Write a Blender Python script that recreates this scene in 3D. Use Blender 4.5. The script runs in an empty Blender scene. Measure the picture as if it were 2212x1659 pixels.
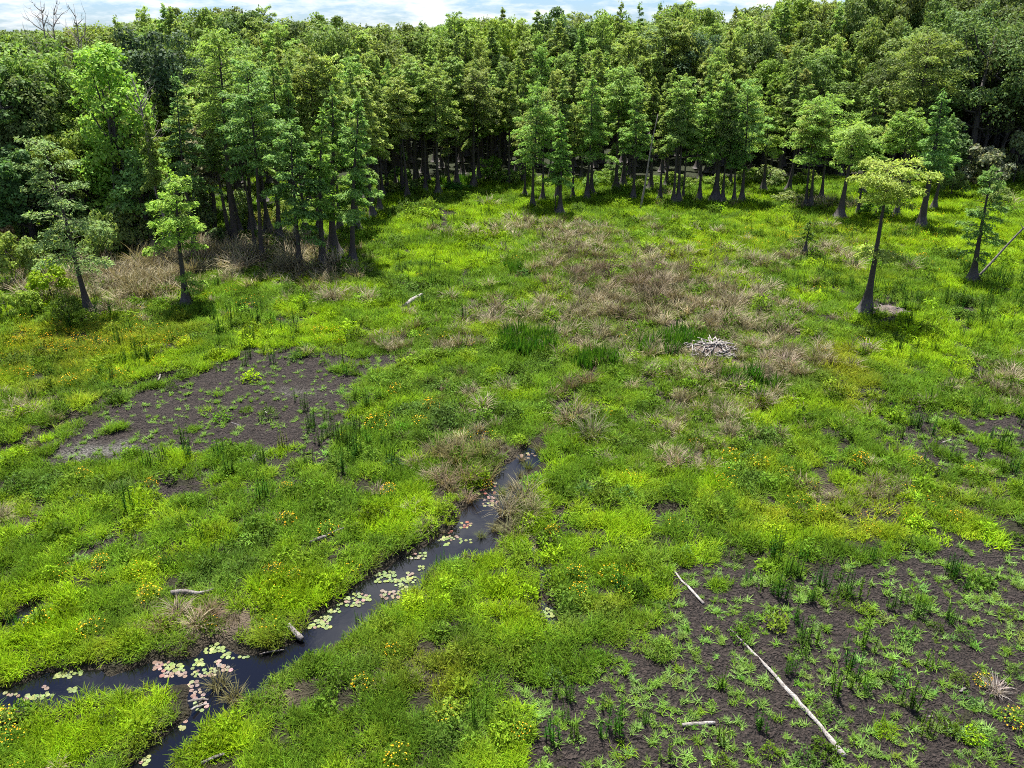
import bpy, math, random
import numpy as np
from mathutils import Vector, Matrix

R = math.radians
sc = bpy.context.scene
C = sc.collection
random.seed(7)
RNG = np.random.default_rng(7)

# ------------------------------------------------------------------ camera, sky, sun, exposure
CAM_H = 18.0
PITCH = R(24.7)
HFOV = R(67.0)
cam_d = bpy.data.cameras.new('camera')
cam = bpy.data.objects.new('camera', cam_d)
C.objects.link(cam)
cam.location = (0, 0, CAM_H)
cam.rotation_euler = (math.pi / 2 - PITCH, 0, 0)
cam_d.sensor_fit = 'HORIZONTAL'
cam_d.angle = HFOV
cam_d.clip_start = 0.1
cam_d.clip_end = 6000
sc.camera = cam

SUN_EL, SUN_AZ = R(70), R(-14)          # azimuth clockwise from +Y
sun_dir = Vector((math.sin(SUN_AZ) * math.cos(SUN_EL), math.cos(SUN_AZ) * math.cos(SUN_EL), math.sin(SUN_EL)))
sun_d = bpy.data.lights.new('sun', 'SUN')
sun_d.energy = 4.6
sun_d.angle = R(0.53)
sun_d.color = (1.0, 0.955, 0.88)
sun = bpy.data.objects.new('sun', sun_d)
C.objects.link(sun)
sun.rotation_euler = sun_dir.to_track_quat('Z', 'Y').to_euler()
sun.location = (0, 0, 60)

world = bpy.data.worlds.new('World')
sc.world = world
world.use_nodes = True
wn, wl = world.node_tree.nodes, world.node_tree.links
wn.clear()


def N(nodes, t, **kw):
    n = nodes.new(t)
    for k, v in kw.items():
        setattr(n, k, v)
    return n


out = N(wn, 'ShaderNodeOutputWorld')
bg_sky = N(wn, 'ShaderNodeBackground')
bg_sky.inputs['Strength'].default_value = 0.05
sky = N(wn, 'ShaderNodeTexSky', sky_type='NISHITA', sun_disc=False)
sky.sun_elevation = SUN_EL
sky.sun_rotation = SUN_AZ
sky.air_density = 1.0
sky.dust_density = 0.15
sky.ozone_density = 3.0
skm = N(wn, 'ShaderNodeMix', data_type='RGBA', blend_type='MULTIPLY')
skm.inputs[0].default_value = 1.0
skm.inputs[7].default_value = (.52, .70, 1.06, 1)
wl.new(sky.outputs[0], skm.inputs[6])
wl.new(skm.outputs[2], bg_sky.inputs['Color'])
bg_cl = N(wn, 'ShaderNodeBackground')
bg_cl.inputs['Color'].default_value = (0.96, 0.98, 1.0, 1)
bg_cl.inputs['Strength'].default_value = 0.46
tc = N(wn, 'ShaderNodeTexCoord')
sep = N(wn, 'ShaderNodeSeparateXYZ')
wl.new(tc.outputs['Generated'], sep.inputs[0])
zadd = N(wn, 'ShaderNodeMath', operation='ADD')
zadd.inputs[1].default_value = 0.22
zmax = N(wn, 'ShaderNodeMath', operation='MAXIMUM')
zmax.inputs[1].default_value = 0.03
wl.new(sep.outputs['Z'], zadd.inputs[0])
wl.new(zadd.outputs[0], zmax.inputs[0])
dx = N(wn, 'ShaderNodeMath', operation='DIVIDE')
dy = N(wn, 'ShaderNodeMath', operation='DIVIDE')
wl.new(sep.outputs['X'], dx.inputs[0]); wl.new(zmax.outputs[0], dx.inputs[1])
wl.new(sep.outputs['Y'], dy.inputs[0]); wl.new(zmax.outputs[0], dy.inputs[1])
comb = N(wn, 'ShaderNodeCombineXYZ')
wl.new(dx.outputs[0], comb.inputs[0]); wl.new(dy.outputs[0], comb.inputs[1])
nz = N(wn, 'ShaderNodeTexNoise')
nz.inputs['Scale'].default_value = 2.4
nz.inputs['Detail'].default_value = 8
nz.inputs['Roughness'].default_value = 0.62
cmap = N(wn, 'ShaderNodeMapping')
cmap.inputs['Location'].default_value = (11.9, 6.3, 0)
wl.new(comb.outputs[0], cmap.inputs[0])
wl.new(cmap.outputs[0], nz.inputs['Vector'])
# clouds brighten towards the sun (forward scattering)
dotn = N(wn, 'ShaderNodeVectorMath', operation='DOT_PRODUCT')
dotn.inputs[1].default_value = sun_dir
wl.new(tc.outputs['Generated'], dotn.inputs[0])
dcl = N(wn, 'ShaderNodeMath', operation='MAXIMUM'); dcl.inputs[1].default_value = 0.0
wl.new(dotn.outputs['Value'], dcl.inputs[0])
dpw = N(wn, 'ShaderNodeMath', operation='POWER'); dpw.inputs[1].default_value = 8.0
wl.new(dcl.outputs[0], dpw.inputs[0])
dst = N(wn, 'ShaderNodeMath', operation='MULTIPLY_ADD'); dst.inputs[1].default_value = 1.5; dst.inputs[2].default_value = 0.42
wl.new(dpw.outputs[0], dst.inputs[0])
wl.new(dst.outputs[0], bg_cl.inputs['Strength'])
rmp = N(wn, 'ShaderNodeValToRGB')
rmp.color_ramp.elements[0].position = 0.46
rmp.color_ramp.elements[1].position = 0.63
wl.new(nz.outputs['Fac'], rmp.inputs[0])
mixw = N(wn, 'ShaderNodeMixShader')
wl.new(rmp.outputs[0], mixw.inputs[0])
wl.new(bg_sky.outputs[0], mixw.inputs[1])
wl.new(bg_cl.outputs[0], mixw.inputs[2])
wl.new(mixw.outputs[0], out.inputs[0])

sc.view_settings.view_transform = 'Standard'
sc.view_settings.look = 'None'
sc.view_settings.exposure = 1.58
sc.view_settings.gamma = 1
sc.view_settings.use_curve_mapping = False
cy = sc.cycles
cy.max_bounces = 5
cy.diffuse_bounces = 2
cy.glossy_bounces = 2
cy.transmission_bounces = 3
cy.transparent_max_bounces = 4
cy.caustics_reflective = False
cy.caustics_refractive = False
cy.use_adaptive_sampling = True
cy.adaptive_threshold = 0.02
cy.filter_width = 1.0
cy.use_denoising = False

# ------------------------------------------------------------------ picture point <-> ground point (measured on a 2212 px wide view)
FPX = 1106.0 / math.tan(HFOV / 2)
SP, CP = math.sin(PITCH), math.cos(PITCH)


def ray(px, py):
    r = (px - 1106.0) / FPX
    u = (829.5 - py) / FPX
    return Vector((r, CP + u * SP, -SP + u * CP))


def G(px, py, z=0.0):
    d = ray(px, py)
    t = (z - CAM_H) / d.z
    return Vector((d.x * t, d.y * t, z))


def at_dist(px, py, y):
    d = ray(px, py)
    t = y / d.y
    return Vector((d.x * t, y, CAM_H + d.z * t))


def proj(x, y, z=0.0):
    x = np.asarray(x, float); y = np.asarray(y, float)
    dz = z - CAM_H
    dep = np.maximum(y * CP - dz * SP, 0.5)
    up = y * SP + dz * CP
    return 1106 + FPX * x / dep, 829.5 - FPX * up / dep


# ------------------------------------------------------------------ noise and fields
def _h(ix, iy, s):
    n = (ix.astype(np.int64) * 374761393 + iy.astype(np.int64) * 668265263 + s * 974634777) & 0x7FFFFFFF
    n = ((n ^ (n >> 13)) * 1274126177) & 0x7FFFFFFF
    n = (n ^ (n >> 16)) & 0xFFFF
    return n / 65535.0


def vnoise(x, y, s=0):
    x = np.asarray(x, float); y = np.asarray(y, float)
    ix, iy = np.floor(x), np.floor(y)
    fx, fy = x - ix, y - iy
    fx = fx * fx * (3 - 2 * fx); fy = fy * fy * (3 - 2 * fy)
    a = _h(ix, iy, s); b = _h(ix + 1, iy, s); c = _h(ix, iy + 1, s); d = _h(ix + 1, iy + 1, s)
    return (a * (1 - fx) + b * fx) * (1 - fy) + (c * (1 - fx) + d * fx) * fy


def fbm(x, y, s=0, o=4):
    v, a, t = 0, 0.5, 0
    for k in range(o):
        v = v + a * vnoise(np.asarray(x) * 2 ** k + 17.3 * k, np.asarray(y) * 2 ** k - 9.1 * k, s + k)
        t += a
        a *= 0.5
    return v / t


def inside(px, py, poly):
    px = np.asarray(px, float); py = np.asarray(py, float)
    r = np.zeros(px.shape, bool)
    n = len(poly)
    for i in range(n):
        x1, y1 = poly[i]; x2, y2 = poly[(i + 1) % n]
        if y1 == y2:
            continue
        c = ((y1 > py) != (y2 > py)) & (px < (x2 - x1) * (py - y1) / (y2 - y1) + x1)
        r ^= c
    return r


def seg_dist(x, y, pts, closed=False):
    d = np.full(np.shape(x), 1e9)
    n = len(pts)
    for i in range(n if closed else n - 1):
        ax, ay = pts[i][0], pts[i][1]; bx, by = pts[(i + 1) % n][0], pts[(i + 1) % n][1]
        vx, vy = bx - ax, by - ay
        L = vx * vx + vy * vy + 1e-9
        t = np.clip(((x - ax) * vx + (y - ay) * vy) / L, 0, 1)
        d = np.minimum(d, np.hypot(x - ax - t * vx, y - ay - t * vy))
    return d


def sstep(a, b, x):
    t = np.clip((np.asarray(x, float) - a) / (b - a), 0, 1)
    return t * t * (3 - 2 * t)


CHANNEL_V = [(-420, 1560), (-200, 1510), (0, 1476), (57, 1464), (97, 1443), (147, 1439), (213, 1434), (233, 1453), (277, 1439), (327, 1419), (417, 1413),
             (443, 1386), (467, 1379), (500, 1406), (567, 1406), (617, 1383), (653, 1359), (667, 1339), (700, 1313), (737, 1288),
             (780, 1253), (814, 1229), (870, 1196), (924, 1173), (964, 1143), (990, 1123), (1000, 1100), (1018, 1080), (1030, 1052), (1060, 1026), (1090, 1000),
             (1120, 977), (1137, 960), (1158, 962), (1166, 983), (1150, 1003), (1122, 1030), (1130, 1050), (1097, 1083), (1064, 1116), (1077, 1149), (1060, 1183),
             (1030, 1184), (990, 1193), (964, 1203), (937, 1223), (917, 1236), (897, 1259), (864, 1293), (820, 1303), (794, 1323), (737, 1363),
             (683, 1393), (640, 1419), (617, 1436), (583, 1459), (550, 1489), (500, 1519), (467, 1533), (440, 1553), (420, 1583), (383, 1619),
             (360, 1645), (330, 1720), (270, 1900), (150, 1900), (225, 1730), (273, 1659), (300, 1633), (333, 1599), (367, 1569), (400, 1543), (413, 1523), (410, 1503), (407, 1476),
             (393, 1466), (333, 1469), (267, 1473), (217, 1483), (167, 1496), (127, 1503), (73, 1516), (50, 1524), (33, 1511), (0, 1503), (-200, 1550), (-420, 1620)]
BROOK_V = [(1204, 884), (1206, 874), (1222, 866), (1238, 860), (1241, 868), (1222, 880)]
POOL_V = [(1172, 1312), (1182, 1300), (1196, 1306), (1203, 1330), (1196, 1345), (1180, 1336)]
LEFT_POOL_V = [(0, 1343), (30, 1318), (70, 1300), (76, 1318), (40, 1340), (5, 1356)]


def gpoly(v):
    return [(p.x, p.y) for p in (G(a, b) for a, b in v)]


WATER_POLYS = [gpoly(v) for v in (CHANNEL_V, BROOK_V, POOL_V, LEFT_POOL_V)]
WATER_Z = -0.24


def water_sd(x, y):
    x = np.asarray(x, float); y = np.asarray(y, float)
    sd = np.full(x.shape, 9.0)
    near = (x > -45) & (x < 45) & (y > 3) & (y < 60)
    xs, ys = x[near], y[near]
    xs = xs + 0.22 * (vnoise(xs * 1.7, ys * 1.7, 71) - .5)
    ys = ys + 0.22 * (vnoise(xs * 1.7, ys * 1.7, 72) - .5)
    r = np.full(xs.shape, 9.0)
    for poly in WATER_POLYS:
        d = seg_dist(xs, ys, poly, True)
        ins = inside(xs, ys, poly)
        r = np.minimum(r, np.where(ins, -d, d))
    sd[near] = r
    return sd


DITCH_V = [([(-60, 985), (0, 972), (60, 950), (110, 925), (150, 900), (220, 868), (290, 832), (350, 812), (410, 798)], 0.42, 0.34),
           ([(1160, 958), (1190, 910), (1205, 870), (1235, 856)], 0.30, 0.2),
           ([(1180, 1305), (1178, 1275), (1186, 1245), (1172, 1215), (1165, 1180), (1090, 1140)], 0.22, 0.25),
           ([(1640, 885), (1665, 905), (1700, 922)], 0.3, 0.28),
           ([(1830, 1010), (1880, 1030), (1930, 1050), (1985, 1068)], 0.22, 0.22),
           ([(1390, 1098), (1430, 1104), (1480, 1096)], 0.35, 0.25),
           ([(1240, 1105), (1280, 1112), (1330, 1100)], 0.25, 0.2),
           ([(948, 452), (962, 462), (955, 480), (948, 498)], 0.6, 0.3),
           ([(1322, 500), (1316, 530), (1308, 560), (1350, 640), (1370, 700), (1290, 780), (1240, 850)], 0.22, 0.15),
           ([(0, 1352), (40, 1330), (72, 1305)], 0.3, 0.25),
           ([(1720, 1480), (1600, 1420)], 0.01, 0.0)]
DITCHES = [(gpoly(v), w, d) for v, w, d in DITCH_V]

MUD_V = [
    ([(560, 752), (610, 757), (640, 772), (720, 768), (800, 768), (860, 770), (870, 790), (790, 808), (755, 850), (725, 900), (690, 945), (640, 985),
      (560, 975), (500, 962), (440, 985), (330, 978), (270, 985), (180, 1010), (90, 1000), (140, 960), (150, 935), (240, 880), (300, 845), (380, 815), (470, 785), (520, 765)], 1.0),
    ([(690, 880), (760, 860), (800, 905), (760, 960), (700, 1010), (640, 1000), (650, 950)], .85),
    ([(240, 1045), (330, 1012), (450, 1000), (560, 1000), (640, 1010), (680, 1060), (600, 1110), (480, 1140), (300, 1180), (200, 1200), (150, 1130)], 0.62),
    ([(80, 1120), (200, 1110), (240, 1180), (120, 1240), (60, 1210)], 0.5),
    ([(1400, 1180), (1450, 1215), (1560, 1225), (1640, 1215), (1700, 1240), (1760, 1215), (1850, 1225), (1900, 1200), (1990, 1180), (2080, 1160), (2212, 1170), (2500, 1170),
      (2700, 1800), (1130, 1800), (1150, 1600), (1095, 1520), (1085, 1490), (1200, 1470), (1270, 1440), (1330, 1410), (1390, 1350), (1440, 1290), (1445, 1240)], 1.0),
    ([(1870, 930), (1900, 900), (1990, 895), (2060, 905), (2140, 890), (2212, 905), (2400, 920), (2400, 1110), (2212, 1100), (2150, 1060), (2080, 1040), (2010, 1020), (1950, 1000), (1960, 960)], 0.95),
    ([(1880, 655), (1950, 655), (1958, 680), (1890, 684)], 1.0),
    ([(1690, 520), (1740, 512), (1770, 540), (1720, 552)], 0.8),
    ([(1860, 640), (2212, 600), (2212, 700), (1980, 700)], 0.4),
    ([(1990, 700), (2100, 740), (2212, 760), (2212, 880), (2080, 850)], 0.45),
    ([(0, 985), (130, 985), (320, 1000), (330, 1015), (130, 1015), (0, 1010)], 0.3),
    ([(130, 700), (135, 690), (150, 700)], 0.5),
    ([(700, 630), (760, 632), (750, 648), (695, 646)], 0.7),
    ([(1180, 1215), (1230, 1225), (1190, 1300), (1165, 1290)], 0.5),
]

# soft patches in the sward: (px, py, rx, ry, amount)
DEAD_B = [(330, 590, 110, 34, .9), (110, 610, 90, 26, .6), (420, 560, 60, 26, .7), (1350, 620, 160, 60, .9), (1310, 590, 90, 45, 1.0), (1480, 650, 150, 50, .8), (1160, 700, 140, 32, .8), (1400, 720, 150, 50, .85), (1560, 690, 120, 45, .9), (1640, 780, 130, 60, .9),
          (1700, 800, 60, 30, 1.0), (1560, 850, 160, 60, .55), (1480, 930, 120, 60, .5), (1250, 880, 60, 30, .7), (1000, 1000, 75, 80, .6), (1465, 1000, 45, 22, 1.0), (1110, 1120, 45, 50, .6),
          (400, 1340, 110, 40, .95), (480, 1330, 60, 35, .9), (560, 560, 140, 26, 1.3), (300, 600, 60, 40, .9), (240, 640, 90, 40, .8), (700, 590, 60, 25, .6), (1170, 500, 130, 22, .6), (1280, 510, 120, 30, .5),
          (1200, 560, 80, 30, .5), (2160, 835, 70, 45, .9), (1860, 1070, 120, 35, .75), (2110, 1060, 60, 25, .8), (730, 640, 40, 14, .8), (910, 735, 90, 22, .5), (20, 1110, 70, 30, .7), (600, 1500, 50, 40, .8),
          (1010, 840, 70, 30, .4), (850, 1430, 120, 50, .35), (1700, 1440, 20, 10, .3), (1650, 560, 120, 25, .35), (1760, 545, 80, 18, .5), (1830, 570, 60, 14, .5), (1780, 440, 50, 10, .8), (2170, 1500, 40, 80, .7),
          (1490, 1350, 50, 40, .25), (60, 560, 60, 30, .4), (1200, 1090, 50, 20, .4), (560, 1330, 60, 30, .4), (1150, 660, 120, 25, .4), (70, 880, 120, 35, .35), (1090, 1010, 40, 50, .35), (1590, 1450, 45, 40, .45)]
BROWN_B = [(1310, 595, 110, 40, 1.0), (1420, 640, 120, 40, .5), (480, 1330, 70, 35, .9), (380, 1320, 60, 30, .5), (1000, 1020, 70, 70, .6), (1260, 820, 50, 40, .8), (1220, 850, 50, 30, .6), (1860, 1070, 120, 30, .7),
           (1360, 690, 60, 30, .7), (1000, 830, 40, 25, .7), (1120, 890, 25, 15, .8), (990, 770, 60, 20, .5), (840, 1440, 40, 20, .6), (1590, 1450, 50, 40, .9)]
DARKGREEN_B = [(1150, 745, 75, 26, 1.3), (1290, 785, 50, 14, 1.0), (1470, 750, 60, 24, 1.3), (1400, 760, 40, 12, .5), (1620, 830, 100, 40, .6), (1330, 1060, 110, 40, .35), (1110, 590, 30, 14, .6), (980, 400, 60, 12, 1.0)]
BLUE_B = [(900, 440, 90, 40, .6), (960, 850, 160, 70, .55), (1000, 900, 120, 50, .5), (250, 1050, 200, 40, .55), (150, 1090, 150, 40, .6), (1330, 1060, 120, 50, .6), (1420, 1150, 90, 50, .6), (720, 1010, 90, 60, .5), (1600, 1000, 110, 60, .6),
          (1650, 930, 80, 40, .5), (1880, 960, 60, 60, .45), (870, 600, 140, 40, .35), (1950, 1230, 250, 60, .5), (540, 1220, 120, 40, .4), (650, 830, 130, 40, .3), (1500, 1220, 120, 40, .5), (300, 1210, 150, 40, .4), (950, 1560, 120, 60, .3), (1200, 1400, 60, 40, .4),
          (2100, 700, 150, 60, .3), (2000, 580, 120, 30, .3), (250, 1500, 60, 30, .45), (1130, 830, 80, 30, .4)]
BRIGHT_B = [(950, 470, 110, 30, .8), (1040, 470, 120, 40, .9), (1000, 560, 140, 40, .8), (860, 660, 130, 40, .7), (1250, 450, 120, 14, .5), (2060, 500, 220, 60, .9), (1800, 480, 200, 40, .6), (2180, 560, 80, 60, .9), (1500, 540, 180, 40, .6), (60, 1330, 110, 70, 1.0),
            (60, 940, 90, 30, .6), (860, 1110, 140, 60, .9), (700, 1260, 110, 50, .7), (1000, 1260, 130, 50, .5), (760, 1420, 120, 60, .5), (330, 1540, 150, 60, .8), (150, 1590, 120, 60, .6), (700, 1480, 60, 40, .7), (1230, 970, 60, 24, .5), (1060, 1330, 150, 70, .4),
            (560, 1290, 100, 40, .6), (1900, 760, 200, 60, .5), (880, 1300, 80, 60, .4), (660, 1350, 60, 30, .7), (1650, 660, 180, 40, .5)]
OLIVE_B = [(1830, 820, 70, 60, 1.1), (1800, 770, 60, 30, .6), (120, 740, 220, 50, .8), (90, 820, 170, 50, .7), (330, 720, 160, 40, .5), (900, 1490, 130, 70, .8), (1000, 1420, 150, 70, .6), (1800, 510, 250, 40, .45), (1870, 600, 100, 25, .5), (600, 1390, 60, 30, .6),
            (850, 1230, 60, 30, .6), (950, 1180, 90, 20, .5), (1700, 990, 120, 70, .4), (1850, 1130, 150, 40, .7), (2100, 1110, 120, 30, .6), (700, 1600, 120, 50, .4), (1650, 1110, 100, 40, .5), (230, 1400, 60, 30, .6), (440, 1590, 40, 60, .5), (1330, 1330, 70, 60, .5), (1080, 720, 120, 30, .3), (1480, 560, 120, 30, .4)]
FLOWER_B = [(120, 740, 180, 30, 1.0), (60, 790, 150, 30, .8), (200, 820, 120, 30, .6), (320, 710, 120, 25, .6), (1850, 500, 180, 30, .6), (2000, 560, 80, 20, .6), (1560, 1000, 60, 40, .3), (720, 720, 100, 30, .3), (60, 1550, 60, 60, .6), (380, 1330, 200, 60, .15), (560, 1290, 120, 60, .15), (1650, 520, 120, 25, .4),
            (200, 1230, 250, 60, .1), (1250, 1270, 120, 50, .15), (900, 920, 150, 60, .15), (1850, 1110, 300, 40, .25), (500, 660, 100, 20, .5)]


def blobs(px, py, B):
    v = np.zeros(np.shape(px))
    for cx, cy_, rx, ry, a in B:
        v = v + a * np.exp(-((px - cx) / rx) ** 2 - ((py - cy_) / ry) ** 2)
    return v


EDGE_X = [-900, -250, 0, 60, 130, 300, 420, 500, 640, 800, 840, 960, 1100, 1300, 1500, 1700, 1850, 2000, 2212, 2600, 3200]
EDGE_Y = [640, 600, 585, 580, 565, 540, 525, 500, 488, 470, 425, 404, 402, 408, 412, 404, 392, 396, 398, 404, 420]


def depth_behind(x, y):
    """metres behind the forest edge (negative: out on the marsh)"""
    x = np.asarray(x, float); y = np.asarray(y, float)
    px, py = proj(x, y)
    e = np.interp(px, EDGE_X, EDGE_Y)
    # distance along y of the edge in this viewing column
    u = (829.5 - e) / FPX
    dyy = (CP + u * SP) / (SP - u * CP) * CAM_H
    return y - dyy


def mudness(x, y):
    wx = x + 1.1 * (fbm(x * .8, y * .8, 11) - .5) + .5 * (vnoise(x * 3, y * 3, 13) - .5)
    wy = y + 1.6 * (fbm(x * .8, y * .8, 12) - .5) + .7 * (vnoise(x * 3, y * 3, 14) - .5)
    px, py = proj(wx, wy)
    m = np.zeros(np.shape(x))
    for poly, a in MUD_V:
        ins = inside(px, py, poly)
        if a >= 1:
            m = np.maximum(m, ins * (fbm(x * .95, y * .95, 22) < .74))
        else:
            m = np.maximum(m, ins * (fbm(x * 1.1, y * 1.1, 21) < 0.27 + 0.33 * a))
    return m * (np.asarray(y) > 2)


def ditch_d(x, y):
    """(0..1 dark crevice, depth)"""
    v = np.zeros(np.shape(x)); dep = np.zeros(np.shape(x))
    xx = x + .5 * (vnoise(x * 1.3, y * 1.3, 31) - .5)
    yy = y + .5 * (vnoise(x * 1.3, y * 1.3, 32) - .5)
    for pts, w, d in DITCHES:
        g = np.exp(-(seg_dist(xx, yy, pts) / w) ** 2) * (0.55 + 0.75 * vnoise(x * 1.1, y * 1.1, 33))
        v = np.maximum(v, g); dep = np.maximum(dep, g * d)
    return v, dep


def height(x, y):
    x = np.asarray(x, float); y = np.asarray(y, float)
    h = 0.26 * (fbm(x / 6, y / 6, 1) - .5) + 0.18 * (fbm(x / 1.6, y / 1.6, 5, 3) - .5)
    near = (np.abs(x) < 90) & (y > 0) & (y < 110)
    if near.any():
        xs, ys = x[near], y[near]
        m = mudness(xs, ys)
        clod = 0.20 * (fbm(xs * 2.6, ys * 2.6, 41, 3) - .5)
        hh = h[near] * (1 - .5 * m) + m * clod - 0.05 * m
        _, dd = ditch_d(xs, ys)
        hh = np.maximum(hh, -0.13) - dd
        sd = water_sd(xs, ys)
        bank = sstep(-0.05, 0.45, sd)
        hh = np.where(sd > -0.05, (WATER_Z - .04) * (1 - bank) + hh * bank, WATER_Z - .05 - .5 * sstep(0, 1.0, -sd))
        h[near] = hh
    far = sstep(150, 600, np.hypot(x, y))
    return h * (1 - far)


# ------------------------------------------------------------------ materials
def new_mat(name):
    m = bpy.data.materials.new(name)
    m.use_nodes = True
    m.node_tree.nodes.clear()
    return m, m.node_tree.nodes, m.node_tree.links


def mathn(n, l, op, a, b=None):
    k = n.new('ShaderNodeMath'); k.operation = op
    for i, v in enumerate((a, b)):
        if v is None:
            continue
        if isinstance(v, (int, float)):
            k.inputs[i].default_value = v
        else:
            l.new(v, k.inputs[i])
    return k.outputs[0]


def mixc(n, l, fac, a, b, mode='MIX'):
    k = n.new('ShaderNodeMix'); k.data_type = 'RGBA'; k.blend_type = mode
    for s, v in ((0, fac), (6, a), (7, b)):
        if isinstance(v, (int, float)):
            k.inputs[s].default_value = v
        elif isinstance(v, tuple):
            k.inputs[s].default_value = (*v, 1)
        else:
            l.new(v, k.inputs[s])
    return k.outputs[2]


def ramp(n, l, src, stops):
    k = n.new('ShaderNodeValToRGB')
    e = k.color_ramp.elements
    while len(e) < len(stops):
        e.new(0.5)
    for q, (p, c) in zip(e, stops):
        q.position = p
        q.color = (*c, 1) if isinstance(c, tuple) else (c, c, c, 1)
    l.new(src, k.inputs[0])
    return k.outputs[0]


def noise(n, l, vec, scale, detail=4, rough=.55):
    k = n.new('ShaderNodeTexNoise')
    k.inputs['Scale'].default_value = scale
    k.inputs['Detail'].default_value = detail
    k.inputs['Roughness'].default_value = rough
    if vec is not None:
        l.new(vec, k.inputs['Vector'])
    return k.outputs['Fac']


def leaf_material(name, source, trans=0.40, rough=.6, spec=.06):
    """source: 'inst' (tint attribute on instances), 'obj' (object colour) or a plain RGB"""
    m, n, l = new_mat(name)
    o = n.new('ShaderNodeOutputMaterial')
    vc = n.new('ShaderNodeAttribute'); vc.attribute_name = 'vc'
    if source == 'inst':
        a = n.new('ShaderNodeAttribute'); a.attribute_type = 'INSTANCER'; a.attribute_name = 'tint'
        base = a.outputs['Color']
    elif source == 'obj':
        a = n.new('ShaderNodeObjectInfo')
        base = a.outputs['Color']
    else:
        base = source
    col = mixc(n, l, 1.0, base, vc.outputs['Color'], 'MULTIPLY')
    p = n.new('ShaderNodeBsdfPrincipled')
    l.new(col, p.inputs['Base Color'])
    p.inputs['Roughness'].default_value = rough
    p.inputs['Specular IOR Level'].default_value = spec
    t = n.new('ShaderNodeBsdfTranslucent')
    tcol = mixc(n, l, 1.0, col, (1.06, 1.06, .66), 'MULTIPLY')
    l.new(tcol, t.inputs['Color'])
    mx = n.new('ShaderNodeMixShader'); mx.inputs[0].default_value = trans
    l.new(p.outputs[0], mx.inputs[1]); l.new(t.outputs[0], mx.inputs[2])
    l.new(mx.outputs[0], o.inputs[0])
    return m


M_INST = leaf_material('leaf_scatter', 'inst')
M_OBJ = leaf_material('leaf_single', 'obj')
M_DEAD_I = leaf_material('dry_blade_scatter', 'inst', trans=.2, spec=.2)
M_FLOWER = leaf_material('yellow_petal', (0.80, 0.42, 0.02), trans=.3)


def bark_material(name, low, high, zsplit=2.2):
    m, n, l = new_mat(name)
    o = n.new('ShaderNodeOutputMaterial')
    tc_ = n.new('ShaderNodeTexCoord')
    mp = n.new('ShaderNodeMapping'); mp.inputs['Scale'].default_value = (9, 9, .9)
    l.new(tc_.outputs['Object'], mp.inputs[0])
    st = noise(n, l, mp.outputs[0], 1.6, 6, .65)
    bl = noise(n, l, tc_.outputs['Object'], 1.3, 3)
    sp = n.new('ShaderNodeSeparateXYZ'); l.new(tc_.outputs['Object'], sp.inputs[0])
    zz = mathn(n, l, 'ADD', sp.outputs[2], mathn(n, l, 'MULTIPLY', bl, 2.0))
    f = ramp(n, l, mathn(n, l, 'DIVIDE', zz, zsplit * 2), [(.35, 0.0), (.85, 1.0)])
    base = mixc(n, l, f, low, high)
    col = mixc(n, l, ramp(n, l, st, [(.3, .45), (.7, 1.25)]), (0, 0, 0), base, 'MIX')
    col = mixc(n, l, ramp(n, l, st, [(.25, .38), (.72, 0.0)]), base, (.025, .02, .018))
    p = n.new('ShaderNodeBsdfPrincipled')
    l.new(col, p.inputs['Base Color'])
    p.inputs['Roughness'].default_value = .9
    b = n.new('ShaderNodeBump'); b.inputs['Strength'].default_value = .7; b.inputs['Distance'].default_value = .06
    l.new(st, b.inputs['Height']); l.new(b.outputs[0], p.inputs['Normal'])
    l.new(p.outputs[0], o.inputs[0])
    return m


M_BARK = bark_material('cypress_bark', (.105, .096, .098), (.050, .040, .034), 1.3)
M_BARK2 = bark_material('hardwood_bark', (.05, .042, .035), (.06, .052, .045))
def wood_material(name, pale, dark):
    m, n, l = new_mat(name)
    o = n.new('ShaderNodeOutputMaterial')
    tc_ = n.new('ShaderNodeTexCoord')
    f1 = noise(n, l, tc_.outputs['Object'], 4.5, 6, .7)
    f2 = noise(n, l, tc_.outputs['Object'], 22, 4, .6)
    col = mixc(n, l, ramp(n, l, f1, [(.40, 0.0), (.62, 1.0)]), dark, pale)
    col = mixc(n, l, ramp(n, l, f2, [(.35, .75), (.52, 0.0)]), col, tuple(.35 * v for v in dark))
    p = n.new('ShaderNodeBsdfPrincipled')
    l.new(col, p.inputs['Base Color'])
    p.inputs['Roughness'].default_value = .9
    p.inputs['Specular IOR Level'].default_value = .15
    b = n.new('ShaderNodeBump'); b.inputs['Strength'].default_value = .8; b.inputs['Distance'].default_value = .03
    l.new(f2, b.inputs['Height']); l.new(b.outputs[0], p.inputs['Normal'])
    l.new(p.outputs[0], o.inputs[0])
    return m


M_GREY = wood_material('weathered_wood', (.25, .23, .215), (.12, .105, .095))
M_PALE = wood_material('bleached_wood', (.34, .32, .30), (.20, .18, .165))
M_BRANCH = bark_material('bare_twig_bark', (.22, .19, .175), (.22, .19, .175))


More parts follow.
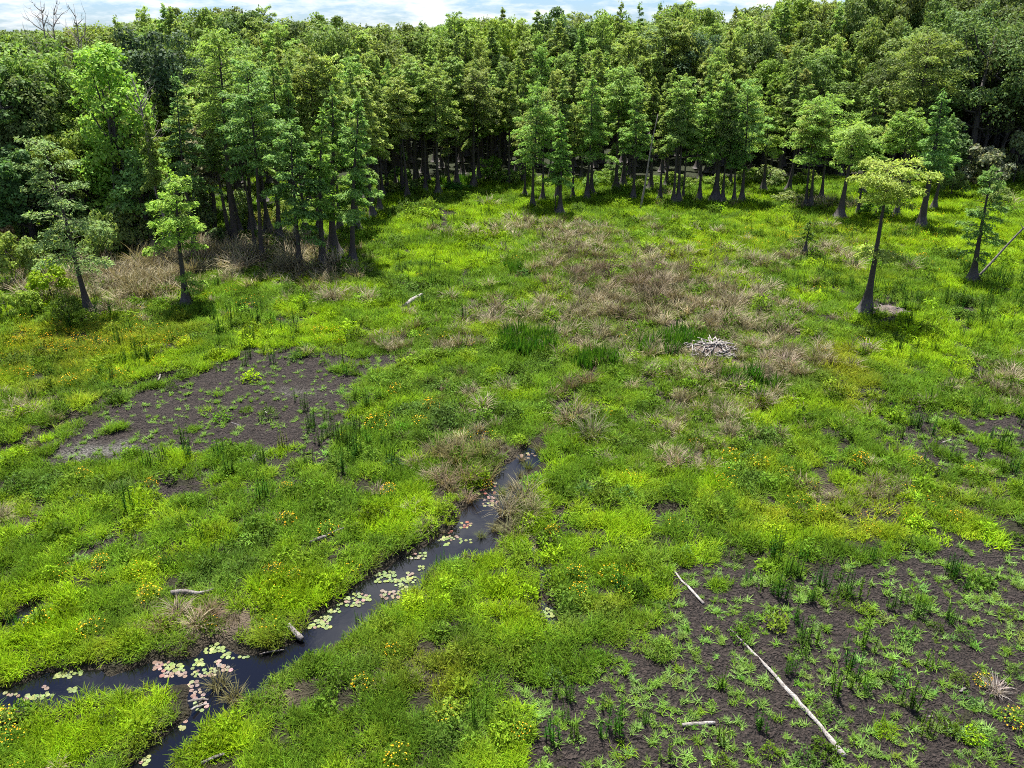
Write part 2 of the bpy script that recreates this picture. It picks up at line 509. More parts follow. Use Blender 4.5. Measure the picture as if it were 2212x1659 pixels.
# ------------------------------------------------------------------ mesh helpers
def mesh_np(name, verts, quads=None, tris=None, vc=None, mat=None, smooth=False):
    """verts (n,3); quads (m,4); tris (k,3); vc (n,3) colour multiplier"""
    me = bpy.data.meshes.new(name)
    verts = np.asarray(verts, np.float32)
    nq = 0 if quads is None else len(quads)
    nt = 0 if tris is None else len(tris)
    me.vertices.add(len(verts))
    me.vertices.foreach_set('co', verts.ravel())
    idx = []
    if nq:
        idx.append(np.asarray(quads, np.int32).ravel())
    if nt:
        idx.append(np.asarray(tris, np.int32).ravel())
    idx = np.concatenate(idx)
    me.loops.add(len(idx))
    me.loops.foreach_set('vertex_index', idx)
    tot = np.concatenate([np.full(nq, 4, np.int32), np.full(nt, 3, np.int32)])
    st = np.concatenate([[0], np.cumsum(tot)[:-1]]).astype(np.int32)
    me.polygons.add(nq + nt)
    me.polygons.foreach_set('loop_start', st)
    me.polygons.foreach_set('loop_total', tot)
    if smooth:
        me.polygons.foreach_set('use_smooth', np.ones(nq + nt, bool))
    me.update(calc_edges=True)
    if vc is not None:
        a = me.attributes.new('vc', 'FLOAT_COLOR', 'POINT')
        c = np.ones((len(verts), 4), np.float32); c[:, :3] = vc
        a.data.foreach_set('color', c.ravel())
    if mat is not None:
        me.materials.append(mat)
    return me


class MB:
    """collects pieces of geometry, then makes ONE mesh"""
    def __init__(s):
        s.v, s.q, s.t, s.c, s.n = [], [], [], [], 0

    def add(s, v, q=None, t=None, c=None):
        v = np.asarray(v, float)
        s.v.append(v)
        if q is not None and len(q):
            s.q.append(np.asarray(q) + s.n)
        if t is not None and len(t):
            s.t.append(np.asarray(t) + s.n)
        s.c.append(np.ones((len(v), 3)) if c is None else np.broadcast_to(np.asarray(c, float), (len(v), 3)))
        s.n += len(v)

    def mesh(s, name, mat, smooth=False):
        return mesh_np(name, np.concatenate(s.v), np.concatenate(s.q) if s.q else None, np.concatenate(s.t) if s.t else None, np.concatenate(s.c), mat, smooth)

    def tube(s, path, radii, sides=6, c=None, cap=True, flute=None, rng=None, root=False):
        path = np.asarray(path, float)
        k = len(path)
        tan = np.gradient(path, axis=0)
        tan /= np.linalg.norm(tan, axis=1)[:, None] + 1e-9
        ref = np.array([0.0, 1.0, 0.0]) if abs(tan[0, 1]) < .8 else np.array([1.0, 0, 0])
        e1 = np.cross(tan, ref); e1 /= np.linalg.norm(e1, axis=1)[:, None] + 1e-9
        e2 = np.cross(tan, e1)
        a = np.arange(sides) / sides * 2 * math.pi
        rr = np.asarray(radii, float)[:, None] * np.ones(sides)[None]
        if flute is not None:
            rr = rr * flute(np.arange(k)[:, None], a[None])
        if rng is not None:
            rr = rr * (1 + .12 * rng.standard_normal(rr.shape))
        v = path[:, None] + rr[..., None] * (np.cos(a)[None, :, None] * e1[:, None] + np.sin(a)[None, :, None] * e2[:, None])
        v = v.reshape(-1, 3)
        i = np.arange(k - 1)[:, None] * sides + np.arange(sides)[None]
        j = np.arange(k - 1)[:, None] * sides + (np.arange(sides)[None] + 1) % sides
        q = np.stack([i, j, j + sides, i + sides], -1).reshape(-1, 4)
        t = []
        if cap:
            v = np.concatenate([v, path[:1], path[-1:]])
            b0, b1 = k * sides, k * sides + 1
            for m in range(sides):
                t.append((b0, (m + 1) % sides, m))
                t.append((b1, (k - 1) * sides + m, (k - 1) * sides + (m + 1) % sides))
        t = list(t)
        n0 = s.n
        if root and s.v:
            allv = np.concatenate(s.v)
            near = int(np.argmin(((allv - path[0]) ** 2).sum(1)))
            s.add(v, q, t if t else None, c)
            s.t.append(np.array([[near, n0, n0 + 1]]))
            return
        s.add(v, q, t if t else None, c)

    def cards(s, ctr, U, V, ln, wd, c):
        """diamond leaves: centre, long axis, side axis"""
        ln = np.asarray(ln)[:, None]; wd = np.asarray(wd)[:, None]
        a = ctr - U * ln / 2; b = ctr + V * wd / 2; d = ctr + U * ln / 2; e = ctr - V * wd / 2
        n = len(ctr)
        v = np.stack([a, b, d, e], 1).reshape(-1, 3)
        q = np.arange(n * 4).reshape(n, 4)
        s.add(v, q, None, np.repeat(c, 4, axis=0))

    def blades(s, base, az, ln, lean, curl, wd, c0, c1, rng=None, seg=2):
        """tapered grass blades: base (n,3), azimuth, length, lean from vertical, extra bend, width, root and tip colour"""
        n = len(base)
        dirh = np.stack([np.cos(az), np.sin(az), np.zeros(n)], 1)
        side = np.stack([-np.sin(az), np.cos(az), np.zeros(n)], 1)
        p = base.copy()
        rows, cols = [], []
        for k in range(seg + 1):
            f = k / seg
            w = (wd * (1 - f) ** .7)[:, None]
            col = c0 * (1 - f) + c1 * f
            if k < seg:
                rows += [p - side * w / 2, p + side * w / 2]; cols += [col, col]
            else:
                rows += [p]; cols += [col]
            ang = lean + curl * (f + .5 / seg)
            p = p + (dirh * np.sin(ang)[:, None] + np.array([0, 0, 1.0]) * np.cos(ang)[:, None]) * (ln / seg)[:, None]
        per = 2 * seg + 1
        v = np.stack(rows, 1).reshape(-1, 3); c = np.stack(cols, 1).reshape(-1, 3)
        b = np.arange(n)[:, None] * per
        q = [np.concatenate([b + 2 * k, b + 2 * k + 1, b + 2 * k + 3, b + 2 * k + 2], 1) for k in range(seg - 1)]
        t = np.concatenate([b + 2 * seg - 2, b + 2 * seg - 1, b + 2 * seg], 1)
        s.add(v, np.concatenate(q) if q else None, t, c)


def unit(v):
    return v / (np.linalg.norm(v, axis=-1, keepdims=True) + 1e-9)


def link(name, me, parent=None, loc=None, color=None):
    o = bpy.data.objects.new(name, me)
    C.objects.link(o)
    if parent is not None:
        o.parent = parent
    if loc is not None:
        o.location = loc
    if color is not None:
        o.color = (*color, 1)
    return o


def tag(o, label=None, cat=None, group=None, kind=None):
    if label: o['label'] = label
    if cat: o['category'] = cat
    if group: o['group'] = group
    if kind: o['kind'] = kind
    return o


def empty(name, loc, label, cat, group=None, rot=(0, 0, 0), scale=(1, 1, 1)):
    o = bpy.data.objects.new(name, None)
    o.empty_display_size = .3
    C.objects.link(o)
    o.location = loc; o.rotation_euler = rot; o.scale = scale
    return tag(o, label, cat, group)


def gz(x, y):
    return float(height(np.array([x]), np.array([y]))[0])


# ------------------------------------------------------------------ ground
def axis(lo, hi, step, far, grow=1.16):
    a = list(np.arange(lo, hi + 1e-6, step))
    s, v = step, a[-1]
    up = []
    while v < far:
        s *= grow; v += s; up.append(v)
    s, v = step, a[0]
    dn = []
    while v > -far:
        s *= grow; v -= s; dn.append(v)
    return np.array(dn[::-1] + a + up)


def build_ground():
    xs = axis(-27, 27, .115, 3500, 1.11)
    ya = list(np.arange(9, 42, .115))
    s, v = .115, ya[-1]
    while v < 100:
        s = min(s * 1.02, .5); v += s; ya.append(v)
    while v < 4500:
        s *= 1.15; v += s; ya.append(v)
    s, v, dn = .115, ya[0], []
    while v > -1500:
        s *= 1.25; v -= s; dn.append(v)
    ys = np.array(dn[::-1] + ya)
    X, Y = np.meshgrid(xs, ys)
    x, y = X.ravel(), Y.ravel()
    z = height(x, y)
    nx, ny = len(xs), len(ys)
    i = (np.arange(ny - 1)[:, None] * nx + np.arange(nx - 1)[None]).ravel()
    q = np.stack([i, i + 1, i + nx + 1, i + nx], 1)
    me = mesh_np('ground', np.stack([x, y, z], 1), q, smooth=True)
    near = (np.abs(x) < 110) & (y > 0) & (y < 140)
    A = np.zeros((len(x), 4), np.float32)       # r mud, g dry litter, b wet bank / crevice, a forest floor
    xn, yn = x[near], y[near]
    px, py = proj(xn, yn)
    A[near, 0] = mudness(xn, yn)
    A[near, 1] = np.clip(blobs(px, py, DEAD_B), 0, 1)
    dv, _ = ditch_d(xn, yn)
    sd = water_sd(xn, yn)
    A[near, 2] = np.clip(np.maximum(dv, 1 - sstep(-.1, .35, sd)), 0, 1)
    A[:, 3] = sstep(2, 14, depth_behind(x, y)) * (y > 10)
    at = me.attributes.new('mask', 'FLOAT_COLOR', 'POINT')
    at.data.foreach_set('color', A.ravel())
    # pale dried scum on the left mud flat
    S = np.zeros(len(x), np.float32)
    wx = xn + .8 * (fbm(xn * 1.5, yn * 1.5, 51) - .5); wy = yn + 1.2 * (fbm(xn * 1.5, yn * 1.5, 52) - .5)
    px, py = proj(wx, wy)
    S[near] = np.clip(blobs(px, py, [(215, 975, 75, 12, 1.2), (265, 962, 25, 10, .8), (160, 985, 60, 8, .7), (540, 990, 50, 14, 1.0), (400, 1000, 40, 10, .6), (640, 845, 50, 9, .6), (120, 1310, 30, 10, .6), (90, 1318, 15, 14, .8), (740, 640, 40, 8, .6), (1400, 725, 60, 14, .4)]), 0, 1)
    a2 = me.attributes.new('scum', 'FLOAT', 'POINT')
    a2.data.foreach_set('value', S)

    m, n, l = new_mat('marsh_ground')
    o = n.new('ShaderNodeOutputMaterial')
    geo = n.new('ShaderNodeNewGeometry')
    P = geo.outputs['Position']
    at = n.new('ShaderNodeAttribute'); at.attribute_name = 'mask'
    sp = n.new('ShaderNodeSeparateColor'); l.new(at.outputs['Color'], sp.inputs[0])
    sc_ = n.new('ShaderNodeAttribute'); sc_.attribute_name = 'scum'
    n1 = noise(n, l, P, 2.2, 6, .6)
    n2 = noise(n, l, P, 11, 5, .6)
    n3 = noise(n, l, P, .5, 4)
    soil = mixc(n, l, n1, (.012, .011, .006), (.040, .038, .014))
    mud = mixc(n, l, ramp(n, l, n2, [(.38, 0.0), (.68, 1.0)]), (.012, .0088, .0072), (.062, .047, .040))
    mud = mixc(n, l, ramp(n, l, n1, [(.55, 0.0), (.8, .55)]), mud, (.095, .070, .056))
    dry = mixc(n, l, n2, (.07, .052, .034), (.20, .155, .105))
    floor_ = mixc(n, l, n1, (.016, .020, .008), (.035, .050, .014))
    c = mixc(n, l, at.outputs['Alpha'], soil, floor_)
    c = mixc(n, l, sp.outputs[1], c, dry)
    c = mixc(n, l, sp.outputs[0], c, mud)
    c = mixc(n, l, mathn(n, l, 'MULTIPLY', sc_.outputs['Fac'], ramp(n, l, n2, [(.35, .1), (.6, 1.0)])), c, (.165, .16, .14))
    c = mixc(n, l, sp.outputs[2], c, mixc(n, l, n2, (.012, .009, .007), (.05, .035, .026)))
    p = n.new('ShaderNodeBsdfPrincipled')
    l.new(c, p.inputs['Base Color'])
    p.inputs['Roughness'].default_value = .82
    p.inputs['Specular IOR Level'].default_value = .25
    vor = n.new('ShaderNodeTexVoronoi'); vor.inputs['Scale'].default_value = 6.5
    wv = n.new('ShaderNodeVectorMath'); wv.operation = 'ADD'
    nv = n.new('ShaderNodeTexNoise'); nv.inputs['Scale'].default_value = 3; l.new(P, nv.inputs['Vector'])
    l.new(P, wv.inputs[0]); l.new(nv.outputs['Color'], wv.inputs[1]); l.new(wv.outputs[0], vor.inputs['Vector'])
    hgt = mathn(n, l, 'ADD', mathn(n, l, 'MULTIPLY', vor.outputs['Distance'], 1.3), mathn(n, l, 'MULTIPLY', n2, 1.6))
    b = n.new('ShaderNodeBump'); b.inputs['Strength'].default_value = 1.0; b.inputs['Distance'].default_value = .16
    l.new(hgt, b.inputs['Height']); l.new(b.outputs[0], p.inputs['Normal'])
    l.new(p.outputs[0], o.inputs[0])
    me.materials.append(m)
    g = link('ground', me)
    tag(g, 'flat marsh ground with dark brown mud flats', kind='structure')


build_ground()


def build_water():
    m, n, l = new_mat('dark_marsh_water')
    o = n.new('ShaderNodeOutputMaterial')
    p = n.new('ShaderNodeBsdfPrincipled')
    p.inputs['Base Color'].default_value = (.004, .004, .005, 1)
    p.inputs['Roughness'].default_value = .03
    p.inputs['IOR'].default_value = 1.5
    geo = n.new('ShaderNodeNewGeometry')
    f = noise(n, l, geo.outputs['Position'], 3.0, 3)
    b = n.new('ShaderNodeBump'); b.inputs['Strength'].default_value = .05; b.inputs['Distance'].default_value = .03
    l.new(f, b.inputs['Height']); l.new(b.outputs[0], p.inputs['Normal'])
    l.new(p.outputs[0], o.inputs[0])
    v = [(-40, 5, WATER_Z), (32, 5, WATER_Z), (32, 60, WATER_Z), (-40, 60, WATER_Z)]
    w = link('water', mesh_np('water', v, [(0, 1, 2, 3)], mat=m))
    tag(w, 'dark still water of the winding marsh channel', kind='structure')


build_water()


# ------------------------------------------------------------------ plant meshes
def rgbj(rng, n, lo=.72, hi=1.28, hue=.10):
    b = rng.uniform(lo, hi, (n, 1))
    return b * (1 + rng.uniform(-hue, hue, (n, 3)) * np.array([[1.0, .5, 1.0]]))


def disc(rng, n, r):
    a = rng.uniform(0, 2 * math.pi, n); d = r * np.sqrt(rng.uniform(0, 1, n))
    return np.stack([np.cos(a) * d, np.sin(a) * d, np.zeros(n)], 1)


def grass_mesh(seed, mat, n=55, r=.26, h=.42, w=.03, spread=.75, rand=1.6):
    rng = np.random.default_rng(seed)
    mb = MB()
    b = disc(rng, n, r)
    az = np.arctan2(b[:, 1], b[:, 0]) + rng.normal(0, rand, n)
    ln = h * rng.uniform(.5, 1.25, n)
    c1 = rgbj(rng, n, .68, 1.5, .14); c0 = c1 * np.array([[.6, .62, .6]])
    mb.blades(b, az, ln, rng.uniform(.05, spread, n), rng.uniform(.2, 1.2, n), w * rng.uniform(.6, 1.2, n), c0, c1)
    return mb.mesh('grass_tuft', mat)


def rosette_mesh(seed, mat, n=26, w=.034, ln=.33):
    rng = np.random.default_rng(seed)
    mb = MB()
    for k in range(rng.integers(2, 5)):
        o = disc(rng, 1, .16)[0]
        m = int(n * rng.uniform(.5, 1))
        b = disc(rng, m, .035) + o
        az = rng.uniform(0, 2 * math.pi, m)
        c1 = rgbj(rng, m, .85, 1.3); c0 = c1 * .7
        mb.blades(b, az, ln * rng.uniform(.5, 1.15, m), rng.uniform(.35, 1.25, m), rng.uniform(.1, .7, m), w * rng.uniform(.7, 1.2, m), c0, c1)
    return mb.mesh('rosette_blades', mat)


def dead_mesh(seed, mat, n=70, h=.75, w=.022, r=.2):
    rng = np.random.default_rng(seed)
    mb = MB()
    b = disc(rng, n, r)
    az = np.arctan2(b[:, 1], b[:, 0]) + rng.normal(0, 1.1, n)
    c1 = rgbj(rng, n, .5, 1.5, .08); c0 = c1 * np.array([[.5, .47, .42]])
    mb.blades(b, az, h * rng.uniform(.5, 1.15, n), rng.uniform(.05, .6, n), rng.uniform(.4, 1.6, n), w * rng.uniform(.6, 1.3, n), c0, c1, seg=3)
    return mb.mesh('dry_tussock', mat)


def forb_mesh(seed, mat, n=170, r=.32, h=.34, ls=.085):
    """low leafy bush: small leaves through a dome"""
    rng = np.random.default_rng(seed)
    mb = MB()
    d = unit(rng.normal(0, 1, (n, 3))); d[:, 2] = np.abs(d[:, 2])
    rad = rng.uniform(.35, 1, n) ** .5
    lob = 1 + .35 * np.sin(3 * np.arctan2(d[:, 1], d[:, 0]) + seed) * rng.uniform(.4, 1)
    p = d * rad[:, None] * np.array([[r, r, h]]) * lob[:, None]
    p[:, 2] += .02
    U = unit(d + rng.normal(0, .7, (n, 3)))
    V = unit(np.cross(U, rng.normal(0, .5, (n, 3)) + np.array([0, 0, 1.0])))
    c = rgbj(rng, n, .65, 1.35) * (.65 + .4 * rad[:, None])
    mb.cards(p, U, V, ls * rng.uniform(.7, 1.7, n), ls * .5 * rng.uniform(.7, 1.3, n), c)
    return mb.mesh('leafy_herb', mat)


def stalk_mesh(seed, mat, n=None, h=.95, lw=1.0):
    """one bunch of upright feathery stalks set close with short leaves"""
    rng = np.random.default_rng(seed)
    mb = MB()
    n = n or rng.integers(4, 9)
    b = disc(rng, n, .22)
    for k in range(n):
        hh = h * rng.uniform(.55, 1.1)
        tilt = rng.normal(0, .05, 2)
        path = np.array([b[k] + np.array([tilt[0] * t, tilt[1] * t, t]) * hh for t in (0, .5, 1)])
        mb.tube(path, [.012, .010, .004], 4, np.array([.7, .75, .6]), cap=False)
        m = 46
        t = rng.uniform(.05, 1, m)
        a = rng.uniform(0, 2 * math.pi, m)
        pb = b[k] + np.stack([tilt[0] * t, tilt[1] * t, t], 1) * hh
        L = lw * .085 * (1.15 - t * .75) * rng.uniform(.7, 1.25, m)
        U = unit(np.stack([np.cos(a), np.sin(a), rng.uniform(.2, .9, m)], 1))
        V = unit(np.cross(U, np.array([0, 0, 1.0])))
        mb.cards(pb + U * L[:, None] / 2, U, V, L, L * .24, rgbj(rng, m, .7, 1.3))
    return mb.mesh('stalk_bunch', mat)


def broad_mesh(seed, mat, n=34, h=.7, w=.075):
    rng = np.random.default_rng(seed)
    mb = MB()
    b = disc(rng, n, .3)
    az = rng.uniform(0, 2 * math.pi, n)
    c1 = rgbj(rng, n, .75, 1.3)
    mb.blades(b, az, h * rng.uniform(.6, 1.15, n), rng.uniform(.02, .4, n), rng.uniform(0, .7, n), w * rng.uniform(.6, 1.1, n), c1 * .6, c1)
    return mb.mesh('broad_leaves', mat)


def bloom_mesh(seed, mat, n=46, r=.34, h=.42, s=.04):
    rng = np.random.default_rng(seed)
    mb = MB()
    d = unit(rng.normal(0, 1, (n, 3))); d[:, 2] = np.abs(d[:, 2]) + .15
    p = unit(d) * rng.uniform(.85, 1.1, (n, 1)) * np.array([[r, r, h]])
    U = unit(rng.normal(0, 1, (n, 3)) * np.array([[1, 1, .35]]))
    V = unit(np.cross(U, np.array([0, 0, 1.0]) + rng.normal(0, .25, (n, 3))))
    c = rgbj(rng, n, .75, 1.2, .05)
    mb.cards(p, U, V, s * rng.uniform(.8, 1.5, n), s * rng.uniform(.8, 1.3, n), c)
    return mb.mesh('blossoms', mat)


# ------------------------------------------------------------------ scattered ground cover (stuff): geometry nodes on points
def scatter(name, variants, pts, rotz, scale, vi, tint, label, tilt=None, zscale=None):
    n = len(pts)
    me = bpy.data.meshes.new(name)
    me.vertices.add(n)
    me.vertices.foreach_set('co', np.asarray(pts, np.float32).ravel())
    rot = np.zeros((n, 3), np.float32); rot[:, 2] = rotz
    if tilt is not None:
        rot[:, :2] = tilt
    scl = np.repeat(np.asarray(scale, np.float32)[:, None], 3, 1)
    if zscale is not None:
        scl[:, 2] *= zscale
    me.attributes.new('rot', 'FLOAT_VECTOR', 'POINT').data.foreach_set('vector', rot.ravel())
    me.attributes.new('scl', 'FLOAT_VECTOR', 'POINT').data.foreach_set('vector', scl.ravel())
    me.attributes.new('vi', 'INT', 'POINT').data.foreach_set('value', np.asarray(vi, np.int32))
    col = np.ones((n, 4), np.float32); col[:, :3] = np.clip(tint, .002, 1)
    me.attributes.new('tint', 'FLOAT_COLOR', 'POINT').data.foreach_set('color', col.ravel())
    me.update()
    o = link(name, me)
    tag(o, label, kind='stuff')
    ng = bpy.data.node_groups.new(name, 'GeometryNodeTree')
    ng.interface.new_socket('Geometry', in_out='INPUT', socket_type='NodeSocketGeometry')
    ng.interface.new_socket('Geometry', in_out='OUTPUT', socket_type='NodeSocketGeometry')
    gn, gl = ng.nodes, ng.links
    gi = gn.new('NodeGroupInput'); go = gn.new('NodeGroupOutput')
    join = gn.new('GeometryNodeJoinGeometry')

    def named(a, t):
        k = gn.new('GeometryNodeInputNamedAttribute'); k.data_type = t
        k.inputs['Name'].default_value = a
        return next(s for s in k.outputs if s.enabled and s.name == 'Attribute')
    rs = gn.new('FunctionNodeEulerToRotation'); gl.new(named('rot', 'FLOAT_VECTOR'), rs.inputs[0])
    sv, iv = named('scl', 'FLOAT_VECTOR'), named('vi', 'INT')
    for k, vm in enumerate(variants):
        src = bpy.data.objects.new(name + '_source', vm)
        oi = gn.new('GeometryNodeObjectInfo'); oi.inputs['Object'].default_value = src
        oi.inputs['As Instance'].default_value = True
        cmp_ = gn.new('FunctionNodeCompare'); cmp_.data_type = 'INT'; cmp_.operation = 'EQUAL'
        ia = [s for s in cmp_.inputs if s.enabled and s.type == 'INT']
        gl.new(iv, ia[0]); ia[1].default_value = k
        ip = gn.new('GeometryNodeInstanceOnPoints')
        gl.new(gi.outputs[0], ip.inputs['Points'])
        gl.new(cmp_.outputs[0], ip.inputs['Selection'])
        gl.new(oi.outputs['Geometry'], ip.inputs['Instance'])
        gl.new(rs.outputs[0], ip.inputs['Rotation'])
        gl.new(sv, ip.inputs['Scale'])
        gl.new(ip.outputs[0], join.inputs[0])
    gl.new(join.outputs[0], go.inputs[0])
    md = o.modifiers.new('scatter', 'NODES'); md.node_group = ng
    return o


def field_points(dens_near, rng, ymax=104, ymin=8.5):
    """random points over the marsh, thinning with distance; returns x, y and the size factor that keeps the cover closed"""
    out = []
    bands = [(ymin, 16), (16, 24), (24, 34), (34, 46), (46, 62), (62, 80), (80, ymax)]
    for a, b in bands:
        b = min(b, ymax)
        if b <= a:
            continue
        mid = (a + b) / 2
        d = math.hypot(mid, CAM_H)
        s = max(1.0, (d / 24) ** .62)
        wd = 0.70 * (b * CP + CAM_H * SP) + 2
        cnt = int(dens_near / s ** 2 * (b - a) * 2 * wd)
        x = rng.uniform(-wd, wd, cnt); y = rng.uniform(a, b, cnt)
        dep = y * CP + CAM_H * SP
        k = np.abs(x) < .70 * dep + 1.5
        out.append(np.stack([x[k], y[k], np.full(k.sum(), s)], 1))
    return np.concatenate(out)


def lerp(a, b, t):
    t = np.asarray(t)[:, None]
    return np.asarray(a) * (1 - t) + np.asarray(b) * t


LIME = np.array([.232, .375, .010])  # lime yellow-green, the grass's own colour in the bright patches
GREEN = np.array([.125, .232, .018])
OLIVE = np.array([.205, .222, .016])
BLUE = np.array([.095, .170, .045])
DEEP = np.array([.028, .110, .008])
STRAW = np.array([.36, .315, .20])
BROWN = np.array([.175, .135, .085])
PALE = np.array([.20, .33, .085])


def tints(x, y, rng):
    px, py = proj(x, y)
    n1 = fbm(x / 2.6, y / 2.6, 61); n2 = fbm(x / .9, y / .9, 62, 3); n3 = fbm(x / 7, y / 7, 63)
    br = sstep(.0, 1.0, np.clip(blobs(px, py, BRIGHT_B) * .8 + (n1 - .5) * 3.0 + (n2 - .5) * 1.2 + (n3 - .40) * 1.2, 0, 1))
    t = lerp(GREEN, LIME, br)
    ol = np.clip(blobs(px, py, OLIVE_B) * 1.0 + (n2 - .58) * 1.8, 0, 1)
    t = t * (1 - .85 * ol[:, None]) + OLIVE * .85 * ol[:, None]
    bl = np.clip(blobs(px, py, BLUE_B) * .9 + (fbm(x / 1.7, y / 1.7, 64) - .6) * 2.4, 0, 1)
    t = t * (1 - .8 * bl[:, None]) + BLUE * .8 * bl[:, None]
    t = t * np.exp(rng.normal(0, .20, (len(x), 1)) + .9 * (n2[:, None] - .5))
    return t, px, py, bl


def build_cover():
    rng = np.random.default_rng(21)
    # ---- green grass
    P = field_points(25, rng)
    x, y, s = P.T
    sd = water_sd(x, y); mud = mudness(x, y); dv, _ = ditch_d(x, y); db = depth_behind(x, y)
    t, px, py, bl = tints(x, y, rng)
    dead = np.clip(blobs(px, py, DEAD_B), 0, 1)
    gap = .5 * fbm(x / 1.3, y / 1.3, 81, 3) + .5 * fbm(x / .5, y / .5, 82, 2)
    keep = (sd > .20 + .25 * rng.uniform(0, 1, len(x))) & (dv < .22) & (mud < .5) & (rng.uniform(0, 1, len(x)) > dead * .55 * (fbm(x / 1.2, y / 1.2, 83, 3) > .42)) & (rng.uniform(0, 1, len(x)) > bl * .45)
    keep &= (db < 4) | (rng.uniform(0, 1, len(x)) < np.exp(-(db - 4) / 12) * .8)
    keep &= (gap > .415)
    x, y, s, t, px, py, sd, dead = (a[keep] for a in (x, y, s, t, px, py, sd, dead))
    k = np.clip(1 - sd / .7, 0, 1) * (rng.uniform(0, 1, len(x)) < .6)
    t = lerp(t, OLIVE * .6, .0 * k) * (1 - .75 * k[:, None]) + np.array([.10, .085, .03]) * .75 * k[:, None]
    t = t * (1 - .4 * dead[:, None]) + np.array([.12, .13, .04]) * .4 * dead[:, None]
    tall = .75 + .7 * fbm(x / 3, y / 3, 85, 3)
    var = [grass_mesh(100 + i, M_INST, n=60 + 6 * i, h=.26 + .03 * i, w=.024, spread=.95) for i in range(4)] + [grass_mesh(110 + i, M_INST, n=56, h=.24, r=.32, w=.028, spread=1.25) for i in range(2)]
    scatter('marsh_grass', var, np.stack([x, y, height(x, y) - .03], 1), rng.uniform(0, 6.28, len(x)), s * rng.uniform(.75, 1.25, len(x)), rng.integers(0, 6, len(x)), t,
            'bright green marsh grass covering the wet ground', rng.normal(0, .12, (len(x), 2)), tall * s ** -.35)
    # ---- leafy low herbs
    P = field_points(5.0, rng)
    x, y, s = P.T
    sd = water_sd(x, y); mud = mudness(x, y); dv, _ = ditch_d(x, y); db = depth_behind(x, y)
    t, px, py, bl = tints(x, y, rng)
    keep = (sd > .3) & (dv < .4) & (db < 3) & (rng.uniform(0, 1, len(x)) < .12 + .88 * bl) & (rng.uniform(0, 1, len(x)) > mud * .9)
    x, y, s, t = (a[keep] for a in (x, y, s, t))
    t = t * .72 * np.exp(rng.normal(0, .2, (len(x), 1)))
    scatter('herb_cover', [forb_mesh(200 + i, M_INST) for i in range(4)], np.stack([x, y, height(x, y)], 1), rng.uniform(0, 6.28, len(x)), s * rng.uniform(.7, 1.35, len(x)), rng.integers(0, 4, len(x)), t,
            'low dull green leafy herbs among the grass', None, rng.uniform(.7, 1.2, len(x)))
    # ---- dry grass
    P = field_points(11, rng)
    x, y, s = P.T
    sd = water_sd(x, y); dv, _ = ditch_d(x, y); db = depth_behind(x, y); mud = mudness(x, y)
    px, py = proj(x, y)
    dead = np.clip(blobs(px, py, DEAD_B), 0, 1.2)
    patch = sstep(.36, .62, fbm(x / 1.4, y / 1.4, 83, 3))
    pr = dead * (.16 + .80 * patch) + .006
    bankd = (sd < .55) & (sd > .12)
    pr = np.where(bankd, np.maximum(pr, .42), pr)
    keep = (sd > .12) & (rng.uniform(0, 1, len(x)) < pr) & (db < 3) & (mud < .5)
    x, y, s, px, py, sd = (a[keep] for a in (x, y, s, px, py, sd))
    br = np.clip(blobs(px, py, BROWN_B) + rng.uniform(0, .55, len(x)) + .5 * (sd < .6), 0, 1)
    mixg = np.clip((fbm(x / 1.1, y / 1.1, 87, 3) - .45) * 3, 0, 1)
    t = lerp(STRAW, BROWN, br)
    t = t * (1 - .6 * mixg[:, None]) + np.array([.15, .155, .06]) * .6 * mixg[:, None]
    t *= np.exp(rng.normal(0, .22, (len(x), 1)))
    scatter('dry_grass', [dead_mesh(300 + i, M_DEAD_I, n=60 + 12 * i, h=.5 + .08 * i) for i in range(4)], np.stack([x, y, height(x, y) - .03], 1), rng.uniform(0, 6.28, len(x)),
            s * rng.uniform(.55, 1.15, len(x)) * np.where(sd < .6, .42, 1) * np.interp(y, [20, 34, 50], [.62, .95, 1.1]) * np.where((px < 730) & (py < 650), 1.5, 1), rng.integers(0, 4, len(x)), t, 'straw coloured dead grass in tangled patches', rng.normal(0, .4, (len(x), 2)), s ** -.3)
    # ---- dark broad leaved stands
    P = field_points(9, rng)
    x, y, s = P.T
    px, py = proj(x, y)
    dg = blobs(px, py, DARKGREEN_B) + .5 * (fbm(x, y, 91) - .5)
    keep = (dg > .45) & (water_sd(x, y) > .3) & (depth_behind(x, y) < 3)
    x, y, s = (a[keep] for a in (x, y, s))
    t = lerp(DEEP, GREEN, rng.uniform(0, .6, len(x)))
    scatter('broadleaf_cover', [broad_mesh(400 + i, M_INST) for i in range(3)], np.stack([x, y, height(x, y) - .03], 1), rng.uniform(0, 6.28, len(x)), s ** .7 * rng.uniform(.8, 1.2, len(x)), rng.integers(0, 3, len(x)), t,
            'deep green broad leaved marsh plants standing in dense patches')
    # ---- small sprouts and rosettes beyond the single ones
    P = field_points(9, rng, ymax=50)
    x, y, s = P.T
    mud = mudness(x, y); px, py = proj(x, y)
    cl = fbm(x / .9, y / .9, 95, 3)
    dens = np.where(px > 1000, .95, .85)
    keep = (mud > .5) & (water_sd(x, y) > .3) & (rng.uniform(0, 1, len(x)) < dens * (.25 + 1.9 * sstep(.42, .62, cl)))
    x, y, s = (a[keep] for a in (x, y, s))
    t = lerp(GREEN * 1.1, PALE, rng.uniform(0, 1, len(x))) * np.exp(rng.normal(0, .15, (len(x), 1)))
    scatter('mud_sprouts', [rosette_mesh(500 + i, M_INST, n=16) for i in range(4)] + [forb_mesh(520, M_INST, n=60, r=.14, h=.14, ls=.06)], np.stack([x, y, height(x, y) - .01], 1), rng.uniform(0, 6.28, len(x)),
            rng.uniform(.45, .95, len(x)), rng.integers(0, 5, len(x)), t, 'small green sprouts coming up through the mud')
